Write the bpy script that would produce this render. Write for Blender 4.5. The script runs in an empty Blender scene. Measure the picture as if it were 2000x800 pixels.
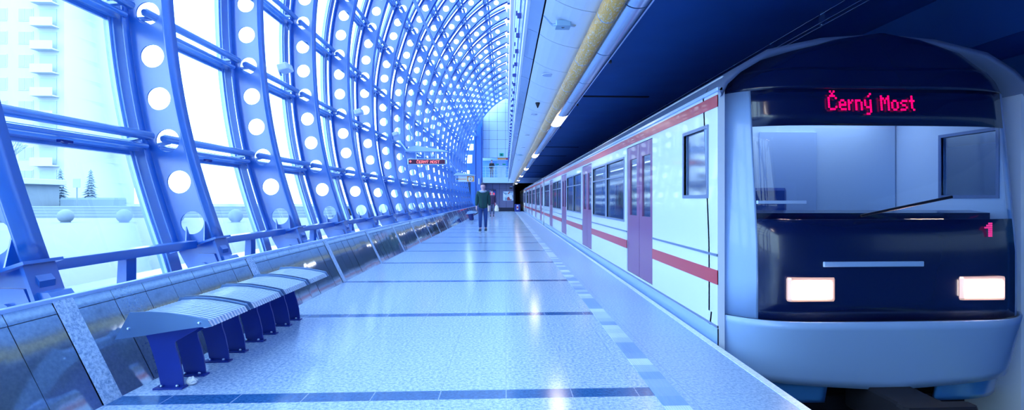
import bpy, math, random
from mathutils import Vector, Matrix
R = random.Random(7)
sc = bpy.context.scene
COL = sc.collection
PI = math.pi
EYE = 1.18
YAW = 0.0454
# ---------------------------------------------------------------- camera, world, exposure
cam_d = bpy.data.cameras.new('camera')
cam = bpy.data.objects.new('camera', cam_d); COL.objects.link(cam)
cam.location = (0, 0, EYE); cam.rotation_euler = (PI/2, 0, -YAW)
cam_d.lens = 18.0; cam_d.sensor_width = 36.0; cam_d.sensor_fit = 'HORIZONTAL'
cam_d.shift_x = -33/2000; cam_d.shift_y = -11/2000
cam_d.clip_start = 0.05; cam_d.clip_end = 400
sc.camera = cam
sc.view_settings.view_transform = 'Standard'
sc.view_settings.look = 'None'
sc.view_settings.gamma = 1.0
sc.view_settings.use_curve_mapping = False
sc.view_settings.exposure = 0.0
SKY = 6.3
w = bpy.data.worlds.new('sky'); sc.world = w; w.use_nodes = True
bgn = w.node_tree.nodes['Background']
bgn.inputs['Color'].default_value = (0.60, 0.87, 1.0, 1); bgn.inputs['Strength'].default_value = SKY

def area(name, loc, rot, sx, sy, power, color):
    d = bpy.data.lights.new(name, 'AREA'); d.shape = 'RECTANGLE'; d.size = sx; d.size_y = sy
    d.energy = power; d.color = color
    o = bpy.data.objects.new(name, d); COL.objects.link(o); o.location = loc; o.rotation_euler = rot
    return o

# ---------------------------------------------------------------- materials
def lin(c):
    c = c/255
    return c/12.92 if c <= 0.04045 else ((c+0.055)/1.055)**2.4
def rgb(r, g, b): return (lin(r), lin(g), lin(b), 1)
MATS = {}
def mat(name, col, rough=0.5, metal=0.0, emit=None, es=1.0, noise=0.0, nscale=8.0, bump=0.0, bscale=20.0, spec=0.5, coat=0.0):
    if name in MATS: return MATS[name]
    m = bpy.data.materials.new(name); m.use_nodes = True
    nt = m.node_tree; b = nt.nodes['Principled BSDF']
    b.inputs['Base Color'].default_value = col
    b.inputs['Roughness'].default_value = rough
    b.inputs['Metallic'].default_value = metal
    b.inputs['Specular IOR Level'].default_value = spec
    b.inputs['Coat Weight'].default_value = coat
    if coat >= 1: b.inputs['Coat Roughness'].default_value = 0.2; b.inputs['Coat IOR'].default_value = 1.8
    if emit:
        b.inputs['Emission Color'].default_value = emit; b.inputs['Emission Strength'].default_value = es
    if noise or bump:
        tc = nt.nodes.new('ShaderNodeTexCoord')
        if noise:
            n = nt.nodes.new('ShaderNodeTexNoise'); n.inputs['Scale'].default_value = nscale; n.inputs['Detail'].default_value = 4
            nt.links.new(tc.outputs['Object'], n.inputs['Vector'])
            mx = nt.nodes.new('ShaderNodeMix'); mx.data_type = 'RGBA'
            mx.inputs['A'].default_value = tuple(c*(1-noise) for c in col[:3])+(1,)
            mx.inputs['B'].default_value = tuple(min(1, c*(1+noise)) for c in col[:3])+(1,)
            nt.links.new(n.outputs['Fac'], mx.inputs['Factor']); nt.links.new(mx.outputs['Result'], b.inputs['Base Color'])
        if bump:
            n = nt.nodes.new('ShaderNodeTexNoise'); n.inputs['Scale'].default_value = bscale; n.inputs['Detail'].default_value = 3
            nt.links.new(tc.outputs['Object'], n.inputs['Vector'])
            bp = nt.nodes.new('ShaderNodeBump'); bp.inputs['Strength'].default_value = bump; bp.inputs['Distance'].default_value = 0.02
            nt.links.new(n.outputs['Fac'], bp.inputs['Height']); nt.links.new(bp.outputs['Normal'], b.inputs['Normal'])
    MATS[name] = m
    return m

def glass_mat(name, tint, gloss=0.08, rough=0.02):
    m = bpy.data.materials.new(name); m.use_nodes = True; nt = m.node_tree; nt.nodes.clear()
    out = nt.nodes.new('ShaderNodeOutputMaterial'); mx = nt.nodes.new('ShaderNodeMixShader')
    t = nt.nodes.new('ShaderNodeBsdfTransparent'); t.inputs['Color'].default_value = tint
    g = nt.nodes.new('ShaderNodeBsdfGlossy'); g.inputs['Roughness'].default_value = rough
    fr = nt.nodes.new('ShaderNodeLayerWeight'); fr.inputs['Blend'].default_value = .5
    pw = nt.nodes.new('ShaderNodeMath'); pw.operation = 'POWER'; pw.inputs[1].default_value = 5; nt.links.new(fr.outputs['Facing'], pw.inputs[0])
    ad = nt.nodes.new('ShaderNodeMath'); ad.operation = 'MULTIPLY_ADD'; ad.use_clamp = True; ad.inputs[1].default_value = .5; ad.inputs[2].default_value = gloss
    nt.links.new(pw.outputs[0], ad.inputs[0]); nt.links.new(ad.outputs[0], mx.inputs[0])
    nt.links.new(t.outputs[0], mx.inputs[1]); nt.links.new(g.outputs[0], mx.inputs[2]); nt.links.new(mx.outputs[0], out.inputs['Surface'])
    MATS[name] = m
    return m

M_rib = mat('blue_paint', rgb(6, 98, 192), 0.45, noise=0.10, nscale=5, bump=0.03, bscale=30, spec=0.5, coat=1.0)
M_ribpale = mat('pale_blue_paint', rgb(120, 165, 240), 0.35)
M_frame = mat('glazing_frame_paint', rgb(60, 132, 210), 0.35, spec=1.0, coat=1.0)
M_purlin = mat('purlin_paint', rgb(84, 146, 218), 0.3, spec=1.0, coat=1.0)
M_framelt = mat('pale_frame_metal', rgb(170, 200, 245), 0.3, 0.3)
M_glass = glass_mat('window_glass', (0.93, 0.96, 1, 1), 0.02)
M_tglass = glass_mat('train_glass', (0.7, 0.8, 0.92, 1), 0.25, 0.08)
M_navy = mat('navy_paint', rgb(12, 42, 140), 0.38, noise=0.15, nscale=9)
M_alu = mat('brushed_aluminium', rgb(175, 200, 235), 0.22, 0.9, noise=0.08, nscale=30)
M_seatm = mat('satin_seat_metal', rgb(196, 216, 244), 0.28, 0.65)
M_plate = mat('dull_steel_plate', rgb(120, 152, 196), 0.3, 0.85)
M_bolt = mat('bolt_steel', rgb(170, 190, 220), 0.3, 1.0)
M_soffit = mat('soffit_panel', rgb(214, 226, 248), 0.5, 0.0)
M_soffitm = mat('soffit_edge_panel', rgb(170, 192, 230), 0.25, 0.5, bump=0.2, bscale=3)
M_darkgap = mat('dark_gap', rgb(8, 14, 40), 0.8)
M_ceil = mat('tunnel_ceiling_paint', rgb(14, 84, 165), 0.75, noise=0.2, nscale=1.5)
M_black = mat('black_plastic', rgb(10, 14, 34), 0.35)
M_outwh = mat('outside_white', rgb(172, 182, 194), 0.6)
M_white = mat('white_enamel', rgb(215, 225, 242), 0.3)
M_trainwhite = mat('train_white', rgb(208, 222, 246), 0.25, coat=0.4)
M_traingrey = mat('train_roof_grey', rgb(110, 128, 170), 0.4, 0.2)
M_red = mat('train_red', rgb(180, 18, 48), 0.3, coat=0.3)
M_door = mat('train_door_red', rgb(122, 66, 122), 0.35, coat=0.3)
M_mask = mat('train_black_mask', rgb(8, 22, 66), 0.22, coat=0.3)
M_bumper = mat('train_bumper_paint', rgb(140, 175, 228), 0.3, coat=0.3)
M_int = mat('train_interior_panel', rgb(200, 212, 232), 0.5)
M_seat = mat('train_seat_plastic', rgb(60, 90, 170), 0.5)
M_lampw = mat('lamp_diffuser', rgb(255, 240, 225), 0.4, emit=(1, 0.9, 0.8, 1), es=14)
M_head = mat('headlight_lens', rgb(255, 240, 230), 0.2, emit=(1, 0.86, 0.78, 1), es=13)
M_headrim = mat('headlight_rim', rgb(230, 190, 180), 0.3, 0.6, emit=(1, 0.6, 0.5, 1), es=0.5)
M_inl = mat('interior_light', rgb(240, 246, 255), 0.4, emit=(0.85, 0.93, 1, 1), es=4)
M_ledp = mat('led_pink', rgb(255, 0, 90), 0.4, emit=(1, 0.0, 0.12, 1), es=1.6)
M_ledr = mat('led_red', rgb(255, 60, 70), 0.4, emit=(1, 0.25, 0.28, 1), es=2.5)
M_led2 = mat('led_magenta_dim', rgb(210, 30, 120), 0.4, emit=(0.6, 0.03, 0.2, 1), es=1.0)
M_ledback = mat('led_panel_back', rgb(90, 8, 60), 0.5)
M_orange = mat('orange_panel', rgb(236, 160, 90), 0.5)
M_green = mat('green_sign_paint', rgb(0, 120, 110), 0.5, emit=(0, 0.25, 0.22, 1), es=0.6)
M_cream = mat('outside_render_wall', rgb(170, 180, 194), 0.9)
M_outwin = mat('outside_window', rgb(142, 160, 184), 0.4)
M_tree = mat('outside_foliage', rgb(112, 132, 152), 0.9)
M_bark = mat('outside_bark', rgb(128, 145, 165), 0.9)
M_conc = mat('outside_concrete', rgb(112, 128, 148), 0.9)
M_tile = mat('pale_wall_tile', rgb(180, 210, 248), 0.4)
M_greyp = mat('grey_wall_panel', rgb(100, 104, 150), 0.45)
M_dark = mat('dark_plinth', rgb(14, 26, 60), 0.5)
M_track = mat('track_ballast', rgb(8, 14, 34), 0.9, noise=0.3, nscale=20)
M_rail = mat('rail_steel', rgb(110, 120, 140), 0.3, 0.9)
M_yg = mat('yellow_green_cover', rgb(150, 190, 150), 0.5)
M_skin = mat('skin', rgb(205, 165, 180), 0.5)
M_coat = mat('dark_green_cloth', rgb(6, 62, 70), 0.85, bump=0.3, bscale=40)
M_jean = mat('jeans_cloth', rgb(30, 62, 128), 0.85)
M_hair = mat('dark_hair', rgb(28, 34, 80), 0.7)
M_fur = mat('grey_collar_fur', rgb(150, 165, 195), 0.95, bump=0.6, bscale=80)
M_shoe = mat('shoe_dark', rgb(20, 50, 80), 0.6)
M_sole = mat('shoe_sole', rgb(190, 205, 225), 0.6)
M_bag = mat('white_carrier_bag', rgb(240, 232, 215), 0.5)
M_paper = mat('crumpled_paper', rgb(215, 220, 232), 0.8)
M_teal = mat('grey_teal_box', rgb(140, 175, 205), 0.4, 0.3)

def nodes_floor(name, ca, cb, joint, jx, jy, ox=0.0, oy=0.0, rough=0.16, bands=False, jw=0.006):
    m = bpy.data.materials.new(name); m.use_nodes = True; nt = m.node_tree; N = nt.nodes; L = nt.links
    b = N['Principled BSDF']
    tc = N.new('ShaderNodeTexCoord')
    sx = N.new('ShaderNodeSeparateXYZ'); L.new(tc.outputs['Object'], sx.inputs[0])
    def math_(op, a, bb=None, cc=None):
        n = N.new('ShaderNodeMath'); n.operation = op
        for i, v in enumerate((a, bb, cc)):
            if v is None: continue
            if isinstance(v, (int, float)): n.inputs[i].default_value = v
            else: L.new(v, n.inputs[i])
        return n.outputs[0]
    n1 = N.new('ShaderNodeTexNoise'); n1.inputs['Scale'].default_value = 48; n1.inputs['Detail'].default_value = 6; n1.inputs['Roughness'].default_value = 0.75
    L.new(tc.outputs['Object'], n1.inputs['Vector'])
    n2 = N.new('ShaderNodeTexNoise'); n2.inputs['Scale'].default_value = 0.9; n2.inputs['Detail'].default_value = 2
    L.new(tc.outputs['Object'], n2.inputs['Vector'])
    rp = N.new('ShaderNodeValToRGB'); rp.color_ramp.elements[0].position = 0.36; rp.color_ramp.elements[1].position = 0.60
    rp.color_ramp.elements[0].color = ca; rp.color_ramp.elements[1].color = cb
    L.new(n1.outputs['Fac'], rp.inputs[0])
    def line(coord, off, per, width):
        fr = math_('FLOORED_MODULO', math_('ADD', coord, off), per)
        return math_('LESS_THAN', fr, width)
    jm = math_('MAXIMUM', line(sx.outputs[0], ox, jx, jw), line(sx.outputs[1], oy, jy, jw))
    mx = N.new('ShaderNodeMix'); mx.data_type = 'RGBA'
    L.new(math_('MULTIPLY', jm, 0.3), mx.inputs['Factor']); L.new(rp.outputs[0], mx.inputs['A']); mx.inputs['B'].default_value = joint
    col = mx.outputs['Result']
    if bands:
        fr = math_('FLOORED_MODULO', math_('ADD', sx.outputs[1], -3.04), 2.165)
        bm = math_('MULTIPLY', math_('LESS_THAN', fr, 0.14), math_('SUBTRACT', 1.0, math_('MULTIPLY', jm, 0.8)))
        mb = N.new('ShaderNodeMix'); mb.data_type = 'RGBA'
        rp2 = N.new('ShaderNodeValToRGB'); rp2.color_ramp.elements[0].color = rgb(20, 66, 128); rp2.color_ramp.elements[1].color = rgb(52, 108, 172)
        rp2.color_ramp.elements[0].position = .35; rp2.color_ramp.elements[1].position = .65
        L.new(n1.outputs['Fac'], rp2.inputs[0])
        L.new(bm, mb.inputs['Factor']); L.new(col, mb.inputs['A']); L.new(rp2.outputs[0], mb.inputs['B'])
        col = mb.outputs['Result']
    L.new(col, b.inputs['Base Color'])
    r = math_('ADD', math_('MULTIPLY', n1.outputs['Fac'], 0.10), rough-0.05)
    L.new(r, b.inputs['Roughness'])
    MATS[name] = m
    return m
M_floor = nodes_floor('granite_paving', rgb(98, 136, 190), rgb(186, 206, 236), rgb(90, 120, 175), 0.4, 0.4065, oy=-3.18, bands=True)
M_edge = nodes_floor('rough_edge_paving', rgb(98, 134, 190), rgb(165, 190, 228), rgb(60, 90, 150), 1.2, 0.433, ox=0.1, oy=-3.045, rough=0.34)
M_strip = nodes_floor('granite_strip', rgb(105, 140, 190), rgb(190, 212, 240), rgb(90, 120, 175), 50, 50, rough=0.5)
M_coping = nodes_floor('pale_coping', rgb(190, 205, 235), rgb(225, 235, 250), rgb(120, 140, 190), 50, 1.0, rough=0.4)

def tactile_mat():
    m = bpy.data.materials.new('ribbed_guide_tile'); m.use_nodes = True; nt = m.node_tree; N = nt.nodes; L = nt.links
    b = N['Principled BSDF']; tc = N.new('ShaderNodeTexCoord'); sx = N.new('ShaderNodeSeparateXYZ'); L.new(tc.outputs['Object'], sx.inputs[0])
    def mth(op, a, v):
        n = N.new('ShaderNodeMath'); n.operation = op; L.new(a, n.inputs[0])
        if v is not None: n.inputs[1].default_value = v
        return n.outputs[0]
    t = mth('FLOOR', mth('MULTIPLY', sx.outputs[1], 1/0.1443), None)
    wn = N.new('ShaderNodeTexWhiteNoise'); wn.noise_dimensions = '1D'; L.new(t, wn.inputs['W'])
    rp = N.new('ShaderNodeValToRGB'); rp.color_ramp.elements[0].color = rgb(112, 152, 208); rp.color_ramp.elements[1].color = rgb(190, 212, 242)
    rp.color_ramp.elements[0].position = .25; rp.color_ramp.elements[1].position = .7
    L.new(wn.outputs['Value'], rp.inputs[0]); L.new(rp.outputs[0], b.inputs['Base Color'])
    b.inputs['Roughness'].default_value = 0.3
    wv = N.new('ShaderNodeTexWave'); wv.inputs['Scale'].default_value = 22; wv.bands_direction = 'X'; L.new(tc.outputs['Object'], wv.inputs['Vector'])
    bp = N.new('ShaderNodeBump'); bp.inputs['Strength'].default_value = 0.35; bp.inputs['Distance'].default_value = 0.004
    L.new(wv.outputs['Fac'], bp.inputs['Height']); L.new(bp.outputs[0], b.inputs['Normal'])
    return m
M_tact = tactile_mat()

def foil_mat():
    m = bpy.data.materials.new('wrapped_orange_pipe'); m.use_nodes = True; nt = m.node_tree; N = nt.nodes; L = nt.links
    b = N['Principled BSDF']; tc = N.new('ShaderNodeTexCoord')
    mp = N.new('ShaderNodeMapping'); mp.inputs['Scale'].default_value = (30, 9, 30); L.new(tc.outputs['Object'], mp.inputs[0])
    n = N.new('ShaderNodeTexNoise'); n.inputs['Scale'].default_value = 2.2; n.inputs['Detail'].default_value = 6; n.inputs['Distortion'].default_value = 1.2
    L.new(mp.outputs[0], n.inputs['Vector'])
    rp = N.new('ShaderNodeValToRGB'); rp.color_ramp.elements[0].color = rgb(236, 170, 40); rp.color_ramp.elements[1].color = rgb(250, 232, 200)
    rp.color_ramp.elements[0].position = .5; rp.color_ramp.elements[1].position = .68
    L.new(n.outputs['Fac'], rp.inputs[0]); L.new(rp.outputs[0], b.inputs['Base Color'])
    b.inputs['Roughness'].default_value = 0.22; b.inputs['Metallic'].default_value = 0.35
    bp = N.new('ShaderNodeBump'); bp.inputs['Strength'].default_value = 0.7; bp.inputs['Distance'].default_value = 0.01
    L.new(n.outputs['Fac'], bp.inputs['Height']); L.new(bp.outputs[0], b.inputs['Normal'])
    return m
M_pipe = foil_mat()
def stone_mat():
    m = bpy.data.materials.new('polished_dark_stone'); m.use_nodes = True; nt = m.node_tree; N = nt.nodes; L = nt.links
    b = N['Principled BSDF']; tc = N.new('ShaderNodeTexCoord')
    n = N.new('ShaderNodeTexNoise'); n.inputs['Scale'].default_value = 45; n.inputs['Detail'].default_value = 5; L.new(tc.outputs['Object'], n.inputs['Vector'])
    rp = N.new('ShaderNodeValToRGB'); rp.color_ramp.elements[0].color = rgb(134, 160, 190); rp.color_ramp.elements[1].color = rgb(154, 180, 208)
    rp.color_ramp.elements[0].position = .3; rp.color_ramp.elements[1].position = .7
    L.new(n.outputs['Fac'], rp.inputs[0]); L.new(rp.outputs[0], b.inputs['Base Color'])
    b.inputs['Roughness'].default_value = 0.07; b.inputs['Metallic'].default_value = 0.72
    return m
M_stone = stone_mat()
def ad_mat(name, cols, scale, seed):
    m = bpy.data.materials.new(name); m.use_nodes = True; nt = m.node_tree; N = nt.nodes; L = nt.links
    b = N['Principled BSDF']; tc = N.new('ShaderNodeTexCoord')
    mp = N.new('ShaderNodeMapping'); mp.inputs['Location'].default_value = (seed, seed, seed); L.new(tc.outputs['Object'], mp.inputs[0])
    n = N.new('ShaderNodeTexVoronoi'); n.inputs['Scale'].default_value = scale; L.new(mp.outputs[0], n.inputs['Vector'])
    s = N.new('ShaderNodeSeparateColor'); L.new(n.outputs['Color'], s.inputs[0])
    rp = N.new('ShaderNodeValToRGB'); rp.color_ramp.interpolation = 'CONSTANT'
    for i, c in enumerate(cols):
        if i < 2: e = rp.color_ramp.elements[i]; e.position = i/len(cols)
        else: e = rp.color_ramp.elements.new(i/len(cols))
        e.color = c
    L.new(s.outputs[0], rp.inputs[0]); L.new(rp.outputs[0], b.inputs['Base Color']); b.inputs['Roughness'].default_value = .4
    return m
M_poster = ad_mat('pale_poster_print', [rgb(190, 215, 245), rgb(90, 140, 190), rgb(220, 232, 250), rgb(150, 70, 90), rgb(120, 160, 200)], 3.2, 3)
M_advert = ad_mat('blue_advert_print', [rgb(20, 50, 140), rgb(30, 80, 190), rgb(230, 60, 90), rgb(20, 40, 110), rgb(120, 170, 230)], 2.4, 8)

# ---------------------------------------------------------------- mesh helpers
class MB:
    def __init__(s): s.v = []; s.f = []; s.m = []; s.sm = []
    def add(s, vs, fs, mi=0, smooth=False):
        o = len(s.v); s.v += [tuple(v) for v in vs]
        for f in fs: s.f.append(tuple(i+o for i in f)); s.m.append(mi); s.sm.append(smooth)
        return s
    def box(s, x0, x1, y0, y1, z0, z1, mi=0, ch=0.0):
        if ch <= 0:
            vs = [(x0,y0,z0),(x1,y0,z0),(x1,y1,z0),(x0,y1,z0),(x0,y0,z1),(x1,y0,z1),(x1,y1,z1),(x0,y1,z1)]
            return s.add(vs, [(0,3,2,1),(4,5,6,7),(0,1,5,4),(1,2,6,5),(2,3,7,6),(3,0,4,7)], mi)
        c = ch
        def ring(z, e): return [(x0+e,y0,z),(x1-e,y0,z),(x1,y0+e,z),(x1,y1-e,z),(x1-e,y1,z),(x0+e,y1,z),(x0,y1-e,z),(x0,y0+e,z)]
        def ring2(z): return [(x0+c,y0+c,z),(x1-c,y0+c,z),(x1-c,y0+c,z),(x1-c,y1-c,z),(x1-c,y1-c,z),(x0+c,y1-c,z),(x0+c,y1-c,z),(x0+c,y0+c,z)]
        def ins(z):
            e = c*0.6
            return [(x0+c+e*0,y0+c*.3,z),(x1-c,y0+c*.3,z),(x1-c*.3,y0+c,z),(x1-c*.3,y1-c,z),(x1-c,y1-c*.3,z),(x0+c,y1-c*.3,z),(x0+c*.3,y1-c,z),(x0+c*.3,y0+c,z)]
        rings = [ins(z0), ring(z0+c*.7, c), ring(z1-c*.7, c), ins(z1)]
        vs = [p for r in rings for p in r]
        fs = [tuple(range(7, -1, -1)), tuple(range(24, 32))]
        for k in range(3):
            for i in range(8):
                j = (i+1) % 8; fs.append((k*8+i, k*8+j, k*8+8+j, k*8+8+i))
        return s.add(vs, fs, mi)
    def tube(s, pts, r, n=8, mi=0, caps=True, smooth=True):
        pts = [Vector(p) for p in pts]; rs = r if isinstance(r, (list, tuple)) else [r]*len(pts)
        vs = []; up = Vector((0, 0, 1))
        for i, p in enumerate(pts):
            d = (pts[min(i+1, len(pts)-1)]-pts[max(i-1, 0)]).normalized()
            a = up if abs(d.z) < 0.95 else Vector((1, 0, 0))
            u = d.cross(a).normalized(); v = d.cross(u).normalized()
            for k in range(n):
                t = 2*PI*k/n; vs.append(p+u*(rs[i]*math.cos(t))+v*(rs[i]*math.sin(t)))
        fs = []
        for i in range(len(pts)-1):
            for k in range(n):
                j = (k+1) % n; fs.append((i*n+k, i*n+j, i*n+n+j, i*n+n+k))
        s.add(vs, fs, mi, smooth)
        if caps:
            s.add([vs[k] for k in range(n)], [tuple(range(n-1, -1, -1))], mi)
            s.add([vs[(len(pts)-1)*n+k] for k in range(n)], [tuple(range(n))], mi)
        return s
    def prism(s, poly, a0, a1, axis='y', mi=0, smooth=False):
        # poly: list of 2D points; axis y -> (x,z), x -> (y,z), z -> (x,y)
        def P(p, a):
            return (p[0], a, p[1]) if axis == 'y' else (a, p[0], p[1]) if axis == 'x' else (p[0], p[1], a)
        n = len(poly); vs = [P(p, a0) for p in poly]+[P(p, a1) for p in poly]
        fs = [tuple(range(n)), tuple(range(2*n-1, n-1, -1))]
        s.add(vs, fs, mi)
        s.add(vs, [(i, (i+1) % n, n+(i+1) % n, n+i) for i in range(n)], mi, smooth)
        return s
    def sphere(s, c, r, n=12, m=8, mi=0, sc_=(1, 1, 1), rot=None):
        vs = []; fs = []
        for i in range(m+1):
            t = PI*i/m
            for k in range(n):
                a = 2*PI*k/n; v = Vector((math.sin(t)*math.cos(a)*sc_[0], math.sin(t)*math.sin(a)*sc_[1], math.cos(t)*sc_[2]))*r
                if rot: v = rot @ v
                vs.append(Vector(c)+v)
        for i in range(m):
            for k in range(n):
                j = (k+1) % n; fs.append((i*n+k, i*n+n+k, i*n+n+j, i*n+j))
        return s.add(vs, fs, mi, True)
    def sweep(s, path, prof, mi=0, smooth=False, caps=True):
        # path: list of (x,z, nx,nz); prof: closed list of (n offset, y offset)
        n = len(prof); vs = []
        for (x, z, nx, nz) in path:
            for (o, y) in prof: vs.append((x+nx*o, y, z+nz*o))
        fs = [(i*n+k, i*n+(k+1) % n, (i+1)*n+(k+1) % n, (i+1)*n+k) for i in range(len(path)-1) for k in range(n)]
        if caps: fs += [tuple(range(n-1, -1, -1)), tuple(range((len(path)-1)*n, len(path)*n))]
        return s.add(vs, fs, mi, smooth)
    def mesh(s, name, mats):
        me = bpy.data.meshes.new(name); me.from_pydata(s.v, [], s.f)
        if not isinstance(mats, (list, tuple)): mats = [mats]
        for m in mats: me.materials.append(m)
        me.polygons.foreach_set('material_index', s.m); me.polygons.foreach_set('use_smooth', s.sm)
        me.validate(); me.update()
        return me
    def build(s, name, mats, parent=None, **kw):
        o = bpy.data.objects.new(name, s.mesh(name, mats)); COL.objects.link(o)
        if parent: o.parent = parent
        for k, v in kw.items(): o[k] = v
        return o
def tag(o, label, cat, group=None, kind=None):
    o['label'] = label; o['category'] = cat
    if group: o['group'] = group
    if kind: o['kind'] = kind
    return o
def thing(name, label, cat, loc=(0, 0, 0), rz=0, group=None):
    o = bpy.data.objects.new(name, None); COL.objects.link(o); o.location = loc; o.rotation_euler = (0, 0, rz)
    o.empty_display_size = 0.2
    return tag(o, label, cat, group)
def struct(o): o['kind'] = 'structure'; return o
def copy_tree(o, parent=None):
    c = o.copy(); COL.objects.link(c)
    if parent: c.parent = parent
    for ch in list(o.children): copy_tree(ch, c)
    return c
ORD = ['first','second','third','fourth','fifth','sixth','seventh','eighth','ninth','tenth','eleventh','twelfth','thirteenth','fourteenth','fifteenth','sixteenth','seventeenth','eighteenth','nineteenth','twentieth','twenty-first','twenty-second','twenty-third','twenty-fourth','twenty-fifth','twenty-sixth','twenty-seventh']
def H(Y): return Y+EYE

# ---------------------------------------------------------------- floor, tracks, shell
Y0, Y1 = -5.0, 51.0
MB().box(-4.4, 0.90, Y0-.3, Y1+.3, -0.25, 0, 0).build('floor', M_floor, kind='structure')
MB().box(1.052, 1.655, Y0, Y1, -0.25, 0, 0).build('floor_edge', M_edge, kind='structure')
MB().box(0.9, 1.052, Y0, Y1, -0.25, 0.002, 0).build('trim_1', M_tact, kind='structure')
MB().box(1.655, 1.708, Y0, Y1, -0.16, 0.004, 0).build('trim_2', M_coping, kind='structure')
MB().box(1.50, 1.655, Y0, Y1, -1.3, -0.25, 0).build('wall_platform_side', M_dark, kind='structure')
MB().box(1.5, 6.2, Y0, 70, -1.5, -1.3, 0).build('floor_track', M_track, kind='structure')
# parapet
PB, PT, PH = -2.30, -2.59, 0.60
par = MB()
nb = -3
bay = 2.165
strips = MB()
slope = (PT-PB)/PH
for k in range(-4, 23):
    ys = 3.04+bay*k
    q = MB
    strips.add([(PB+.004, ys, 0), (PB+.004, ys+.14, 0), (PT+.004, ys+.14, PH), (PT+.004, ys, PH)], [(0, 1, 2, 3)])
    pw = (bay-.14)/7
    for j in range(7):
        a = ys+.14+pw*j; b_ = a+pw-.004
        if a > Y1: continue
        j1, j2, j3 = [R.uniform(-.0022, .0022) for _ in range(3)]
        zs = PH-.075
        e1 = slope*zs
        par.add([(PB+j1, a, 0), (PB+j2, b_, 0), (PB+e1+j3, b_, zs), (PB+e1-j3*.5, a, zs)], [(0, 1, 2, 3)])
        par.add([(PB+e1, a, zs+.004), (PB+e1, b_, zs+.004), (PT, b_, PH), (PT, a, PH)], [(0, 1, 2, 3)])
body = MB()
body.prism([(PB-.02, 0), (PT-.02, PH-.012), (PT-.035, PH-.012), (PT-.16, 0)], Y0, Y1, 'y')
wl = body.build('wall_left', M_darkgap, kind='structure')
par.build('stone_panels', M_stone, wl)
strips.build('stone_strips', M_strip, wl)
MB().box(PT-.035, PT+.006, Y0, Y1, PH-.012, PH+.012, 0, .004).build('trim_3', M_framelt, kind='structure')
MB().box(-4.3, PT-.15, Y0, Y1, 0.1, 0.32).build('wall_left_sill', M_rib, kind='structure')

# ---------------------------------------------------------------- arch centreline
P = [(-3.31,-.50),(-3.40,-.255),(-3.545,.21),(-3.67,.665),(-3.76,1.127),(-3.825,1.58),(-3.87,2.05),(-3.895,2.5),(-3.91,2.95),(-3.905,3.4),(-3.885,3.82),(-3.80,4.32),(-3.59,5.2),(-3.12,6.5),(-2.43,7.7),(-1.6,8.76),(-.55,9.62),(.10,9.93)]
def catmull(P, n=12):
    out = []
    for i in range(len(P)-1):
        p0 = P[max(i-1, 0)]; p1 = P[i]; p2 = P[i+1]; p3 = P[min(i+2, len(P)-1)]
        for k in range(n):
            t = k/n
            out.append(tuple(0.5*((2*p1[a])+(-p0[a]+p2[a])*t+(2*p0[a]-5*p1[a]+4*p2[a]-p3[a])*t*t+(-p0[a]+3*p1[a]-3*p2[a]+p3[a])*t**3) for a in (0, 1)))
    return out+[P[-1]]
raw = catmull(P)
cum = [0]
for i in range(1, len(raw)): cum.append(cum[-1]+math.dist(raw[i], raw[i-1]))
LEN = cum[-1]
def at_raw(s):
    s = max(0, min(LEN, s))
    lo = 0
    for i in range(1, len(cum)):
        if cum[i] >= s: lo = i-1; break
    t = (s-cum[lo])/max(1e-9, cum[lo+1]-cum[lo])
    return tuple(raw[lo][a]*(1-t)+raw[lo+1][a]*t for a in (0, 1))
# smooth resample
NS = 120
S = [at_raw(LEN*i/NS) for i in range(NS+1)]
for _ in range(30):
    S = [S[0]]+[tuple(.25*S[i-1][a]+.5*S[i][a]+.25*S[i+1][a] for a in (0, 1)) for i in range(1, NS)]+[S[-1]]
def arc(s):
    u = max(0, min(1, s/LEN))*NS; i = min(int(u), NS-1); t = u-i
    x = S[i][0]*(1-t)+S[i+1][0]*t; y = S[i][1]*(1-t)+S[i+1][1]*t
    a = S[max(i-1, 0)]; b = S[min(i+2, NS)]
    dx, dy = b[0]-a[0], b[1]-a[1]; l = math.hypot(dx, dy); dx /= l; dy /= l
    return x, y+EYE, -dy, dx          # outward normal = left of travel
SP = 0.463
S0 = math.dist(P[0], P[1])
NC = int((LEN-S0-.1)/SP)+1
print('arc', LEN, NC)
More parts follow.
